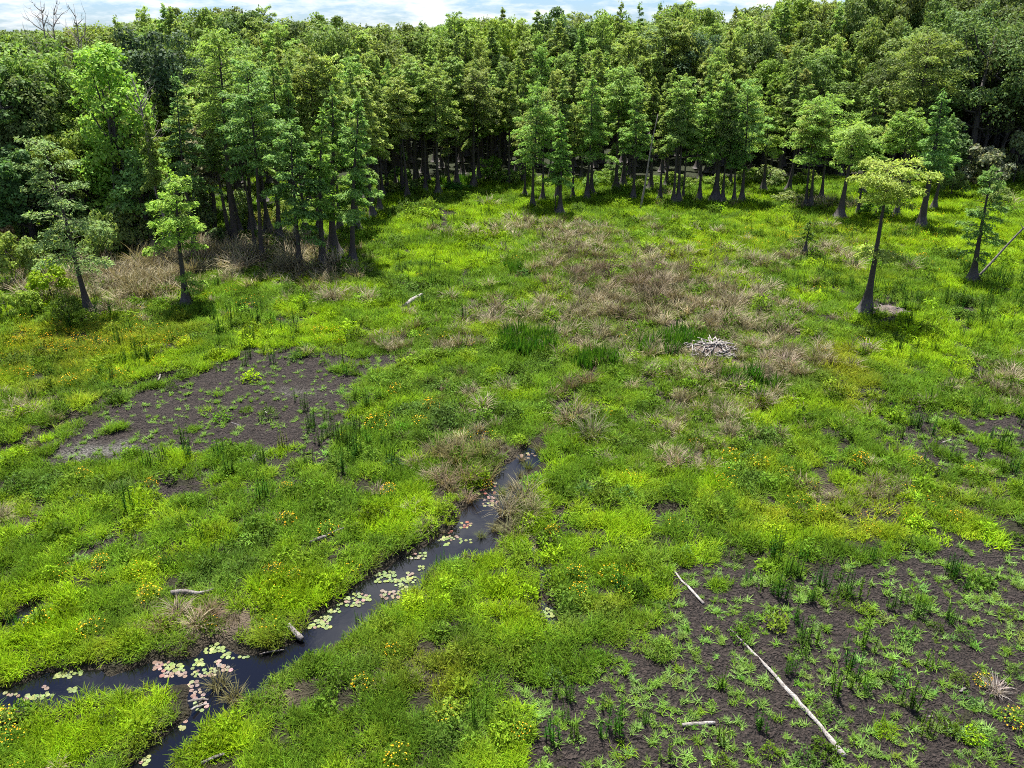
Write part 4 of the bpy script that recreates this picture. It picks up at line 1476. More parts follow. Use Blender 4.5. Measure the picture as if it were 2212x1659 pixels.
# px, top y, distance, crown width px, crown start, form, colour, leaves, label
HARD = [
    (212, 98, 70, 185, .06, 'column', (.215, .315, .050), 11000, 'tall light green leafy tree, column shaped, at the left edge of the woods'),
    (318, 30, 84, 170, .30, 'dome', (.070, .098, .048), 10500, 'dark dusty green oak rising above the left woods against the sky'),
    (52, 78, 74, 210, .15, 'dome', (.150, .205, .045), 10500, 'broad yellowish green tree above the left leaning tree'),
    (128, 112, 78, 130, .15, 'dome', (.110, .165, .045), 7500, 'mid green tree between the broad one and the light column'),
    (-40, 96, 70, 170, .12, 'dome', (.100, .150, .040), 7500, 'dark green tree cut by the left border'),
    (430, 258, 74, 86, .25, 'dome', (.190, .160, .095), 3200, 'thin brownish tree half bare between the left grove trunks'),
    (10, 300, 66, 120, .05, 'dome', (.070, .120, .035), 6500, 'low dark tree behind the left leaning tree'),
    (286, 330, 67, 110, .05, 'dome', (.150, .225, .060), 6000, 'low pale leafy tree beside the light green column'),
    (2178, -30, 104, 190, .12, 'dome', (.120, .160, .050), 10500, 'dark tall tree at the right border reaching out of the picture'),
    (2085, 30, 108, 150, .15, 'dome', (.110, .150, .050), 9000, 'dark tree behind the broad flat cypress on the right'),
    (2060, 250, 99, 90, .05, 'dome', (.090, .130, .045), 5000, 'low dark tree under the tall one at the right border'),
    (1412, 62, 128, 90, .2, 'column', (.190, .230, .120), 6000, 'pale grey-green tree standing out of the middle canopy'),
    (1520, 70, 122, 130, .2, 'dome', (.080, .115, .055), 7500, 'dusty dark round tree in the canopy right of the pale one'),
]
for i, (px, ty, yd, cw, cb, form, col, nl, lab) in enumerate(HARD):
    p, H = from_dist(px, ty, yd)
    w = cw * (yd * CP + CAM_H * SP * .4) / FPX / 2
    tm, cm = hardwood_geometry(1200 + i, H, w, cb, n_leaf=nl, K=54, leaf=1.0, form=form)
    make_tree('broadleaf_tree', tm, cm, p, lab, None, tuple(np.array([1.15, 1.35, 1.3]) * np.array(col)))

# broad flat cypress in front of the dark right woods
p, H = from_dist(2012, 84, 97)
tm, cm = cypress_geometry(1300, H, 4.6, .60, 'flat', n_leaf=9500, r0=.34)
make_tree('cypress_tree', tm, cm, p, 'broad flat topped cypress standing high before the dark right woods', None, (.200, .270, .060))

for i, (px, ty, yd, r0, lab, lean, st) in enumerate([
        (58, 8, 92, .16, 'bare dead tree above the left woods, leftmost of three', (3.0, 0), .60), (92, 0, 96, .18, 'tallest bare dead tree above the left woods', (-.6, 0), .62),
        (140, 8, 94, .15, 'bare dead tree with a few twigs above the left woods, rightmost of three', (.5, 0), .66), (306, 158, 66, .13, 'small grey dead tree before the dark oak', (-1.0, 0), .45)]):
    p, H = from_dist(px, ty, yd)
    r = empty('dead_tree', p, lab, 'dead tree', 'bare dead trees')
    link('trunk', snag_geometry(1400 + i, H, r0, n=13, lean=lean, start=st, spread=.42), r)

SH_V = [hardwood_geometry(80 + k, 2.6, 1.5, 0.0, n_leaf=1700, K=22, leaf=.62, squash=1.0, trunk_r=.05) for k in range(5)]
SHRUBS = [(30, 612, 85, 105, (.23, .31, .06), 'pale yellowish shrub at the left border'), (95, 606, 80, 90, (.20, .28, .07), 'pale green shrub left of the leaning tree'), (24, 566, 60, 75, (.36, .25, .13), 'shrub with pinkish new leaves in the left corner'),
          (112, 650, 90, 80, (.24, .36, .02), 'lime green feathery shrub left of the leaning trunk'), (236, 575, 80, 120, (.19, .27, .07), 'light leafy shrub right of the leaning tree'), (285, 552, 75, 110, (.22, .29, .09), 'pale shrub at the foot of the light column tree'),
          (305, 505, 80, 120, (.15, .23, .06), 'tall shrub behind the small bright cypress'), (8, 520, 80, 160, (.08, .14, .04), 'dark tall shrub cut by the left border'), (170, 545, 90, 140, (.08, .14, .035), 'dark shrub behind the leaning tree'),
          (62, 545, 100, 150, (.15, .22, .05), 'tall mid green shrub left of the leaning tree'), (440, 505, 80, 100, (.20, .27, .10), 'pale shrub between the left grove trunks'), (520, 495, 70, 85, (.20, .28, .10), 'pale leafy shrub behind the left grove trunks'),
          (470, 535, 62, 40, (.07, .12, .03), 'dark low shrub at the foot of the tallest grove cypress'), (345, 540, 70, 90, (.19, .27, .08), 'loose shrub right of the small bright cypress'), (396, 520, 60, 80, (.17, .25, .08), 'leafy shrub behind the small bright cypress'),
          (150, 690, 60, 50, (.15, .22, .03), 'low shrub in front of the leaning trunk'), (188, 700, 50, 30, (.24, .35, .03), 'small lime shrub before the leaning trunk'), (70, 680, 60, 50, (.22, .32, .04), 'lime shrub among tall grass on the left'), (20, 690, 50, 60, (.22, .32, .05), 'lime shrub at the left border'),
          (2052, 425, 60, 55, (.14, .21, .05), 'shrub behind the thick leaning cypress'), (2120, 412, 110, 95, (.20, .225, .13), 'large greyish shrub under the right woods'), (2185, 400, 90, 110, (.15, .19, .08), 'dusty shrub at the right border'),
          (2196, 355, 60, 80, (.20, .30, .03), 'yellow-green shrub at the right border'), (2080, 370, 60, 60, (.19, .29, .04), 'lime shrub behind the ragged thin cypress'), (2150, 440, 60, 40, (.17, .24, .06), 'low shrub behind the ragged thin cypress'),
          (1062, 392, 55, 52, (.17, .30, .04), 'bright shrub in a gap of the middle row'), (1095, 398, 40, 32, (.15, .27, .04), 'low bright shrub in a gap of the middle row'), (985, 414, 70, 18, (.04, .13, .015), 'dark green sedge clump at the foot of the middle row'),
          (1660, 404, 70, 45, (.19, .25, .08), 'pale shrub in the gap of the right row'), (1700, 440, 60, 26, (.20, .25, .08), 'greyish low shrub left of the twin based cypress'), (1330, 395, 60, 40, (.13, .22, .05), 'shrub in shade behind the middle row'), (860, 400, 60, 40, (.10, .19, .03), 'shrub in shade at the left end of the middle row'),
          (1885, 556, 40, 20, (.10, .17, .03), 'low green bush behind the umbrella crowned cypress'), (1890, 468, 70, 30, (.12, .24, .02), 'low green bush behind the right leaning cypress'), (2115, 472, 40, 24, (.15, .22, .03), 'low bush right of the thick leaning cypress'), (1130, 596, 30, 16, (.06, .15, .015), 'dark green bush in the middle of the marsh')]


def single(name, me, loc, label, cat, group, color, rotz=0, scale=(1, 1, 1)):
    o = link(name, me, None, loc, color)
    o.rotation_euler = (0, 0, rotz); o.scale = scale
    return tag(o, label, cat, group)


for i, (px, py, w, h, col, lab) in enumerate(SHRUBS):
    p = G(px, py)
    p.z = gz(p.x, p.y)
    H = at_dist(px, py - h, p.y).z
    wd = view_width(p, w)
    tm, cm = SH_V[i % 5]
    r = empty('shrub', p, lab, 'shrub', 'shrubs at the edge of the marsh', (0, 0, tone.uniform(0, 6)), (wd / 3.0, wd / 3.0, max(H, .4) / 2.6))
    link('stem', tm, r); link('crown', cm, r, color=col)


def undergrowth():
    rng = np.random.default_rng(44)
    cnt = 0
    for px in np.arange(-60, 2300, 21):
        pe = float(np.interp(px, EDGE_X, EDGE_Y))
        if rng.uniform() < .35:
            continue
        py = pe + rng.uniform(-16, 3)
        p = G(px + rng.uniform(-8, 8), py); p.z = gz(p.x, p.y)
        s = rng.uniform(.4, .95) * (1.5 if px < 330 else 1)
        if px > 1980: s *= 1.3
        tm, cm = SH_V[rng.integers(0, 5)]
        r = empty('shrub', p, None, 'shrub', 'undergrowth along the forest edge', (0, 0, rng.uniform(0, 6)), (s * rng.uniform(.8, 1.3), s, s * rng.uniform(.6, 1.1)))
        link('stem', tm, r)
        c = vary(lerp(HW, HW_LIGHT, [rng.uniform(0, 1)])[0], .15)
        link('crown', cm, r, color=c)
        z = 'left woods' if px < 450 else 'left grove' if px < 830 else 'middle row' if px < 1320 else 'right row' if px < 1900 else 'right woods'
        LATE.append((r, '%s low shrub under the %s' % ('pale' if c[1] > .25 else 'green', z), px))
        cnt += 1
    print('undergrowth', cnt)


undergrowth()

# ------------------------------------------------------------------ small trees, dead poles, logs, driftwood
p, H, ln = from_view((1738, 549), (1742, 480))
p.z = gz(p.x, p.y)
tm, cm = cypress_geometry(1500, H, 1.0, .45, 'cone', n_leaf=420, r0=.10, nb=14, leaf=.7)
make_tree('cypress_sapling', tm, cm, p, 'tiny cypress sapling with a dark thick stem out in the marsh', None, (.11, .19, .03), cat='sapling')


def log(name, pts, radii, mat, label, cat='log', seed=0, sink=.65, flat=None, z=None, group=None):
    rng = np.random.default_rng(seed)
    P3 = []
    for (a, b) in pts:
        g = G(a, b); P3.append((g.x, g.y, gz(g.x, g.y)))
    P3 = np.array(P3)
    # resample
    d = np.concatenate([[0], np.cumsum(np.linalg.norm(np.diff(P3, axis=0), axis=1))])
    k = max(6, int(d[-1] / .25))
    t = np.linspace(0, d[-1], k)
    path = np.stack([np.interp(t, d, P3[:, i]) for i in range(3)], 1)
    rr = np.interp(t, d, radii)
    path[:, 2] = np.convolve(np.pad(path[:, 2], 3, mode='edge'), np.ones(7) / 7, 'valid') + rr * sink
    path[1:-1, :2] += rng.normal(0, .012, (k - 2, 2))
    if z is not None:
        path[:, 2] += z
    mb = MB()
    ph = rng.uniform(0, 6)
    mb.tube(path, rr, 10, flute=lambda i, a: 1 + .13 * np.cos(3 * a + ph) + .07 * np.sin(5 * a + i * .9) + .05 * np.sin(i * 2.1))
    org = path.mean(0)
    me = mb.mesh(name, mat)
    me.transform(Matrix.Translation(-Vector(org)))
    if flat:
        pass
    o = link(name, me, None, org)
    return tag(o, label, cat, group)


log('fallen_log', [(1578, 1358), (1600, 1380), (1628, 1409), (1665, 1446), (1708, 1499), (1742, 1536), (1772, 1569), (1798, 1602), (1824, 1634)], [.012, .025, .04, .05, .068, .072, .052, .075, .088], M_PALE, 'long bleached white log lying across the bare mud', seed=1)
log('fallen_log', [(1455, 1229), (1475, 1256), (1497, 1278), (1520, 1303)], [.025, .04, .05, .05], M_PALE, 'short bleached white log at the corner of the mud', seed=2)
log('fallen_log', [(874, 664), (891, 653), (911, 641)], [.14, .18, .16], M_PALE, 'broad pale driftwood slab in the middle of the meadow', seed=3, sink=1.3)
log('fallen_log', [(371, 1290), (395, 1284), (430, 1288), (448, 1283), (464, 1272)], [.10, .085, .075, .06, .04], M_GREY, 'crooked grey log on the bank above the channel', seed=4, sink=2.2)
log('driftwood_stick', [(476, 1268), (488, 1281)], [.03, .03], M_GREY, 'short grey stick beside the crooked log', 'stick', 5, 2.5)
log('fallen_log', [(670, 1178), (688, 1171), (706, 1166)], [.05, .06, .055], M_GREY, 'short pale log half sunk in the grass', seed=6, sink=2.2)
log('driftwood_stick', [(708, 1163), (740, 1148), (774, 1134)], [.03, .025, .02], M_GREY, 'long thin stick behind the half sunk log', 'stick', 7, 5.0)
log('fallen_log', [(624, 1353), (637, 1363), (652, 1375)], [.08, .09, .085], M_GREY, 'short thick log stub slipping into the channel', seed=8, sink=1.2, z=.06)
log('driftwood_board', [(1474, 1564), (1505, 1562), (1545, 1560)], [.05, .055, .045], M_PALE, 'flat pale board lying on the mud by the lower border', 'board', 9, .8)
log('fallen_log', [(436, 1655), (462, 1643), (486, 1634)], [.04, .04, .035], M_GREY, 'grey log in the grass by the lower border', seed=10, sink=2.5)
log('driftwood_stick', [(2036, 957), (2054, 949)], [.05, .04], M_PALE, 'white stick on the right hand mud patch', 'stick', 11, 1.0)
log('driftwood_stick', [(2127, 1150 - 188), (2150, 960)], [.04, .03], M_PALE, 'white stick at the edge of the right hand mud patch', 'stick', 12, 1.0)
log('driftwood_stick', [(1862, 751), (1881, 748)], [.07, .05], M_GREY, 'grey stick in the grass below the pale umbrella cypress', 'stick', 13, 3.0)
log('driftwood_stick', [(2072, 1654 - 160), (2085, 1488)], [.03, .03], M_GREY, 'small grey stick among tufts on the mud', 'stick', 14, 1.0)
log('driftwood_stick', [(342, 820), (346, 808)], [.04, .05], M_GREY, 'pale stump stick by the dark ditch', 'stick', 15, 1.5)
log('driftwood_stick', [(500, 912), (520, 920)], [.03, .03], M_BARK, 'dark stick on the left mud flat', 'stick', 16, 1.0)
log('driftwood_stick', [(570, 884), (577, 892)], [.03, .02], M_PALE, 'tiny white stick on the left mud flat', 'stick', 17, 1.0)
log('driftwood_stick', [(405, 1513), (428, 1502), (452, 1497)], [.03, .04, .03], M_GREY, 'bleached branch across the mouth of the south arm', 'stick', 18, 1.0, z=.22)
log('driftwood_stick', [(412, 1530), (440, 1508), (455, 1505)], [.035, .03, .02], M_PALE, 'whitish branch beside the one across the south arm', 'stick', 19, 1.0, z=.22)
log('driftwood_stick', [(560, 1406), (590, 1398), (612, 1394)], [.02, .025, .02], M_GREY, 'thin branch trailing from the bank into the channel', 'stick', 20, 2, z=.1)
log('driftwood_stick', [(2006, 1660 - 108), (2014, 1548)], [.03, .02], M_PALE, 'short white stick at the lower right', 'stick', 21, 1)
log('driftwood_stick', [(2410 - 260, 1010), (2160, 1016)], [.04, .03], M_GREY, 'grey stick near the right border mud', 'stick', 22, 1)
log('driftwood_stick', [(1936, 1053), (1978, 1066)], [.04, .05], M_GREY, 'dark grey branch in the seam on the right', 'stick', 23, 2)


def pole(base, top, r0, r1, mat, label, bend=0.0):
    p = G(*base); z0 = gz(p.x, p.y)
    t = at_dist(top[0], top[1], p.y)
    k = np.linspace(0, 1, 9)
    path = np.stack([(t.x - p.x) * k, 0 * k + bend * np.sin(k * 3.1), z0 + (t.z - z0) * k], 1)
    path[:, 0] += .05 * np.sin(k * 7)
    mb = MB()
    mb.tube(path, r0 + (r1 - r0) * k, 8, flute=lambda i, a: 1 + .08 * np.cos(3 * a + i))
    for kk in (3, 5, 6):
        q = path[kk]
        d = np.array([.3 if kk % 2 else -.3, .1, .35])
        mb.tube(np.array([q, q + d * .6, q + d + np.array([0, 0, .1])]), [r1 * .7, r1 * .5, .006], 5, cap=False, root=True)
    o = link('dead_pole', mb.mesh('dead_pole', mat, True), None, (p.x, p.y, 0))
    tag(o, label, 'dead tree')


pole((2106, 604), (2250, 455), .10, .05, M_GREY, 'grey dead pole leaning out to the right from the flared stump', .1)
pole((1383, 451), (1421, 246), .13, .03, M_BRANCH, 'pale dead sapling leaning right before the right row', .1)


def stick_pile(center_px, rx, ry, n, label, name, cat, lo, hi, mat, zmax, part='stick', seed=3):
    rng = np.random.default_rng(seed)
    c = G(*center_px); z0 = gz(c.x, c.y)
    r = empty(name, (c.x, c.y, z0), label, cat)
    base = MB()
    m = 12
    a = np.arange(m) / m * 6.283
    base.add(np.concatenate([np.stack([np.cos(a) * rx, np.sin(a) * ry, -.05 + 0 * a], 1), np.stack([np.cos(a) * rx * .6, np.sin(a) * ry * .6, zmax * .55 + rng.normal(0, .03, m)], 1), [[0, 0, zmax * .8]]]),
             [(i, (i + 1) % m, m + (i + 1) % m, m + i) for i in range(m)], [(m + i, m + (i + 1) % m, 2 * m) for i in range(m)])
    mm, nn, ll = new_mat('rotted_litter')
    oo = nn.new('ShaderNodeOutputMaterial'); pp = nn.new('ShaderNodeBsdfPrincipled')
    tcx = nn.new('ShaderNodeTexCoord')
    ll.new(mixc(nn, ll, noise(nn, ll, tcx.outputs['Object'], 14), (.03, .022, .018), (.17, .13, .11)), pp.inputs['Base Color'])
    pp.inputs['Roughness'].default_value = .95
    ll.new(pp.outputs[0], oo.inputs[0])
    link('mound', base.mesh('mound', mm), r)
    shapes = []
    for k in range(5):
        mb = MB()
        L = 1.0
        t = np.linspace(0, 1, 5)
        mb.tube(np.stack([(t - .5) * L, .05 * np.sin(t * 5 + k), .05 * np.cos(t * 4 + k)], 1), np.array([.03, .042, .04, .034, .018]), 6)
        shapes.append(mb.mesh(part, mat))
    for k in range(n):
        q = disc(rng, 1, 1.0)[0]
        rad = math.hypot(q[0], q[1])
        o = link(part, shapes[k % 5], r, (q[0] * rx, q[1] * ry, zmax * (1 - rad ** 2) * .85 + .04))
        s = rng.uniform(lo, hi)
        o.rotation_euler = (0, rng.normal(0, .25), rng.uniform(0, 6.28))
        o.scale = (s, s * .9, s * .9)


stick_pile((1538, 764), 1.6, 1.25, 90, 'heap of grey driftwood sticks in the dry grass', 'driftwood_pile', 'stick pile', .6, 1.35, M_PALE, .8)
stick_pile((1916, 672), 1.5, 1.1, 60, 'low mound of brown bark litter beside the pale umbrella cypress', 'litter_mound', 'mound', .25, .65, M_BRANCH, .42, 'twig', 4)

# ------------------------------------------------------------------ single plants
LAND = [((1700, 1490), 'by the long white log'), ((1497, 1280), 'by the short white log'), ((1200, 1560), 'near the lower border'), ((1950, 1300), 'on the right part of the mud'), ((2120, 1450), 'toward the right border'), ((2000, 1580), 'at the lower right'),
        ((1620, 1560), 'below the flat board'), ((450, 880), 'on the left mud flat'), ((650, 850), 'right of the left mud flat'), ((250, 940), 'left on the left mud flat'), ((2050, 980), 'on the right hand mud patch'), ((460, 1090), 'below the left mud flat'),
        ((1850, 1220), 'along the far edge of the mud'), ((1300, 1480), 'on the left edge of the mud'), ((900, 640), 'near the driftwood slab'), ((400, 720), 'below the small bright cypress'), ((980, 470), 'before the middle row'), ((1950, 620), 'around the pale umbrella cypress'),
        ((2090, 800), 'in the right meadow'), ((1180, 1100), 'right of the upper channel'), ((800, 1250), 'left of the channel'), ((900, 1450), 'in the lower middle meadow'), ((200, 1250), 'in the lower left meadow'), ((150, 780), 'in the yellow flowered meadow'), ((1550, 1000), 'in the middle right meadow'), ((1350, 680), 'in the dry grass'),
        ((1600, 560), 'in the far right meadow'), ((250, 1560), 'between the two channel arms'), ((900, 900), 'in the middle of the meadow'), ((1250, 1260), 'by the small lily pool')]


def where(px, py):
    return min(LAND, key=lambda q: (q[0][0] - px) ** 2 + ((q[0][1] - py) * 1.6) ** 2)[1]


def far_enough(taken, x, y, r):
    for a, b in taken:
        if (a - x) ** 2 + (b - y) ** 2 < r * r:
            return False
    taken.append((x, y))
    return True


def single_tufts():
    rng = np.random.default_rng(55)
    V = [rosette_mesh(800 + k, M_OBJ, n=24) for k in range(8)]
    spots, tk = [], []
    tries = 0
    cand = []
    for _ in range(9000):
        if rng.uniform() < .80:
            cand.append((rng.uniform(1080, 2240), rng.uniform(1170, 1670)))
        else:
            cand.append((rng.uniform(120, 860), rng.uniform(760, 1130)) if rng.uniform() < .75 else (rng.uniform(1870, 2220), rng.uniform(890, 1100)))
    gs = [G(*q) for q in cand]
    gx, gy = np.array([q.x for q in gs]), np.array([q.y for q in gs])
    ok = (mudness(gx, gy) > .5) & (water_sd(gx, gy) > .4) & (fbm(gx / 1.3, gy / 1.3, 99, 3) > rng.uniform(.34, .52, len(gx)))
    for q, g, o in zip(cand, gs, ok):
        if o and len(spots) < 296 and far_enough(tk, g.x, g.y, .27):
            spots.append((q[0], q[1], g))
    for px, py, g in spots:
        s = rng.uniform(.5, 1.05) * (.9 if py > 1100 else 1.15)
        c = vary(lerp(GREEN * 1.15, PALE, [rng.uniform(0, 1)])[0], .14)
        o = single('grass_tuft', V[rng.integers(0, 8)], (g.x, g.y, gz(g.x, g.y) - .01), None, 'grass tuft', 'green tufts growing on bare mud', c, rng.uniform(0, 6.28), (s, s, s))
        LATE.append((o, '%s %s tuft %s' % ('small' if s < .62 else 'large' if s > .85 else 'medium', 'pale' if c[0] > .17 else 'green', where(px, py)), px))
    print('tufts', len(spots), tries)


single_tufts()

STALKS = [(1030, 1562, 1.5), (274, 1092, 1.25), (283, 1100, 1.1), (570, 1075, 1.3), (560, 1085, 1.0), (320, 1008, 1.2), (353, 1000, 1.1), (437, 1170, 1.0), (470, 1195, 1.0), (360, 1225, .9), (610, 970, 1.0), (90, 1340, 1.0), (28, 1340, .9), (948, 1212, 1.1), (777, 1330, .7), (1190, 1600, 1.0), (1375, 1290, 1.1),
          (1390, 1560, .7), (1440, 1640, .8), (1700, 1240, 1.0), (2000, 1580, .9), (1870, 1400, 1.1), (1735, 1420, .8), (1840, 1480, 1.2), (1800, 1500, 1.1), (1860, 1290, 1.0), (1640, 1270, .9), (2060, 1350, .9), (1955, 1300, .8), (2165, 1015, 1.1), (2120, 985, 1.2), (2060, 930, 1.1), (2010, 870, 1.0), (2030, 860, 1.0), (1940, 945, 1.0),
          (470, 800, 1.0), (740, 785, 1.2), (745, 810, 1.0), (240, 750, 1.0), (255, 745, 1.0), (590, 700, 1.0), (610, 715, 1.0), (845, 620, 1.0), (1040, 470, 1.0), (980, 480, 1.0), (1858, 660, .9), (1720, 612, 1.0), (2044, 650, 1.0), (2080, 660, 1.1), (2130, 660, 1.0), (2160, 640, 1.0), (1780, 640, .9), (665, 1000, 1.0), (700, 905, 1.0), (845, 1000, 1.0),
          (640, 865, .9), (1240, 1590, .8), (1560, 1480, .8), (1300, 1590, .7), (2100, 1270, .9), (1560, 1600, .7), (2010, 1440, .8), (1920, 1470, .8), (1880, 1210, .9), (1620, 1250, .8)]


def single_stalks():
    rng = np.random.default_rng(56)
    V = [stalk_mesh(850 + k, M_OBJ) for k in range(7)]
    L = [(a, b, s) for a, b, s in STALKS]
    tk = []
    tries = 0
    cx, cy_ = rng.uniform(0, 2212, 6000), rng.uniform(440, 1659, 6000)
    cy_[:2000] = rng.uniform(440, 760, 2000)
    order = rng.permutation(6000)
    cx, cy_ = cx[order], cy_[order]
    gs = [G(a, b) for a, b in zip(cx, cy_)]
    gx, gy = np.array([q.x for q in gs]), np.array([q.y for q in gs])
    ok = (stalk_density(gx, gy, cx, cy_) > rng.uniform(.15, .8, 6000)) & (water_sd(gx, gy) > .4) & (depth_behind(gx, gy) < -1)
    for px, py, g, o in zip(cx, cy_, gs, ok):
        if o and len(L) < 300 and far_enough(tk, g.x, g.y, .8):
            L.append((float(px), float(py), rng.uniform(.6, 1.1) * (1.1 if py < 1000 else .85)))
    for px, py, s in L:
        g = G(px, py)
        c = vary(lerp(DEEP * 1.0, GREEN * .8, [rng.uniform(0, 1)])[0], .15)
        w = s * rng.uniform(.85, 1.25) * (1.3 if py < 700 else 1)
        o = single('feathery_stalks', V[rng.integers(0, 7)], (g.x, g.y, gz(g.x, g.y) - .03), None, 'plant', 'bunches of dark upright stalks', c, rng.uniform(0, 6.28), (w, w, s * (1.25 if py < 800 else 1.05)))
        LATE.append((o, '%s dark stalk bunch %s' % ('short' if s < .8 else 'tall' if s > 1.0 else 'middling', where(px, py)), px))
    print('stalks', len(L))


single_stalks()

FLOWERS = [(182, 1033), (327, 1050), (620, 1060), (257, 813), (907, 916), (814, 923), (840, 1066), (964, 735), (854, 848), (934, 883), (1978, 1005), (1858, 1002), (2092, 1018), (1575, 995), (1244, 1243), (1320, 1247), (1250, 1282), (1194, 1145), (850, 1410), (784, 1483), (860, 1642), (1125, 1592), (597, 1236), (640, 1246), (220, 1220), (10, 1560),
           (200, 1362), (87, 1342), (323, 1290), (710, 1152), (620, 1130), (2122, 1470), (2192, 1558), (2062, 1120), (30, 1600), (1990, 560), (2010, 575), (1860, 545), (690, 720), (1700, 1030), (1640, 1010), (1050, 1100 - 60), (40, 745), (130, 760), (220, 745), (60, 810), (150, 830), (300, 720)]


def single_flowers():
    rng = np.random.default_rng(57)
    FV = [forb_mesh(870 + k, M_OBJ, n=210, r=.36, h=.42, ls=.075) for k in range(3)]
    BV = [bloom_mesh(880 + k, M_FLOWER, n=34, r=.38, h=.46, s=.042) for k in range(3)]
    for px, py in FLOWERS:
        g = G(px, py)
        s = rng.uniform(.75, 1.25) * (1.35 if py < 1000 else 1)
        r = empty('flowering_bush', (g.x, g.y, gz(g.x, g.y) - .02), None, 'plant', 'yellow flowering bushes', (0, 0, rng.uniform(0, 6)), (s, s, s))
        k = rng.integers(0, 3)
        link('foliage', FV[k], r, color=vary((.13, .20, .025), .15))
        link('blossom', BV[k], r)
        LATE.append((r, 'yellow flowering bush %s' % where(px, py), px))


single_flowers()

HERBS = [(1662, 1628), (1618, 1338), (1955, 1378), (2022, 1358), (2082, 1375), (2108, 1588), (2102, 1521), (2075, 1471), (1938, 1465), (1788, 1545), (1370, 1192), (1395, 1180), (1144, 1432), (1197, 1465), (1730, 1395), (1600, 1375), (2180, 1330), (2190, 1450), (1740, 1640), (1560, 1650), (2150, 1610),
         (1560, 1190), (1480, 1200), (1340, 1170), (1420, 1160), (1650, 935), (1690, 1010), (1620, 1000), (1840, 985), (1900, 925), (640, 775), (700, 785), (660, 760), (370, 840), (580, 900), (480, 905), (170, 1090), (230, 1080), (100, 1075), (60, 1060), (330, 1085), (850, 1010), (1110, 905), (870, 930), (240, 1555), (790, 1415), (810, 1175), (1150, 1050),
         (1290, 1420), (940, 790), (1000, 810), (1600, 830), (1300, 1080), (1350, 1075), (1260, 1065)]


def single_herbs():
    rng = np.random.default_rng(58)
    V = [forb_mesh(890 + k, M_OBJ, n=260, r=.42, h=.40, ls=.08) for k in range(5)]
    for px, py in HERBS:
        g = G(px, py)
        s = rng.uniform(.7, 1.2) * (1.25 if py < 1100 else .85)
        c = vary(lerp(BLUE * .8, GREEN * .8, [rng.uniform(0, 1)])[0], .18)
        o = single('leafy_bush', V[rng.integers(0, 5)], (g.x, g.y, gz(g.x, g.y) - .02), None, 'bush', 'round leafy bushes', c, rng.uniform(0, 6.28), (s, s, s * rng.uniform(.8, 1.2)))
        LATE.append((o, '%s leafy bush %s' % ('bluish' if c[2] > .032 else 'green', where(px, py)), px))


single_herbs()

TUSSOCKS = [(1277, 945, 1.7, (.20, .20, .12), 'grey-green spiky tussock right of the upper channel'), (1238, 905, 1.7, (.30, .26, .18), 'big dry tussock in the stream above the upper channel'), (1215, 915, .9, (.34, .24, .17), 'reddish dry tussock beside the big one in the stream'), (1057, 700, 1.2, (.45, .38, .28), 'pale straw fountain left of the dark green stand'),
            (1345, 790, 1.0, (.48, .40, .30), 'bright straw tussock below the dark green stands'), (1014, 745, .9, (.40, .33, .26), 'thin straw tussock left of the dark green stand'), (1455, 1005, 1.0, (.46, .36, .28), 'pinkish straw tussock in the middle right meadow'), (1700, 795, 1.3, (.50, .39, .32), 'pink-tan dry tussock right of the driftwood heap'),
            (1520, 800, 1.1, (.46, .37, .28), 'tan tussock below the driftwood heap'), (1655, 780, 1.1, (.42, .34, .25), 'tan tussock right of the tan one by the heap'), (1580, 930, .9, (.40, .34, .24), 'straw tussock in the middle right meadow'), (1130, 1085, 1.5, (.24, .22, .13), 'olive grey tussock right of the channel narrows'), (1095, 1110, 1.4, (.27, .24, .16), 'greyish tussock on the right bank of the channel'),
            (1012, 1075, .8, (.36, .27, .19), 'brown dry tussock on the left bank of the channel'), (975, 1060, .9, (.24, .20, .13), 'dull brown tussock back from the left bank'), (930, 1035, .9, (.33, .28, .20), 'dry tussock in the brown patch left of the channel'), (1040, 1150, .45, (.14, .17, .05), 'small green tussock standing in the channel'), (1125, 1020, .55, (.14, .14, .06), 'small tussock in the upper channel'),
            (385, 1325, .9, (.34, .28, .22), 'greyish dead tussock above the lower channel'), (455, 1330, .9, (.24, .17, .12), 'brown dead tussock above the lower channel'), (425, 1352, .9, (.42, .35, .24), 'straw tussock at the bank of the lower channel'), (345, 1360, .8, (.20, .15, .09), 'dark brown tussock at the bank of the lower channel'),
            (505, 1500, .8, (.22, .21, .09), 'olive tussock in the mouth of the south arm'), (470, 1470, .8, (.20, .19, .09), 'weedy island tussock in the fork of the channel'), (2150, 1490, .7, (.46, .40, .37), 'pale pinkish dead tussock at the right border of the mud'), (560, 570, 1.3, (.52, .40, .33), 'pink-tan dry grass clump under the left grove'), (480, 575, 1.2, (.50, .40, .30), 'tan dry grass clump left of the grove front'),
            (520, 590, 1.1, (.20, .15, .10), 'dark brown tussock before the left grove')]
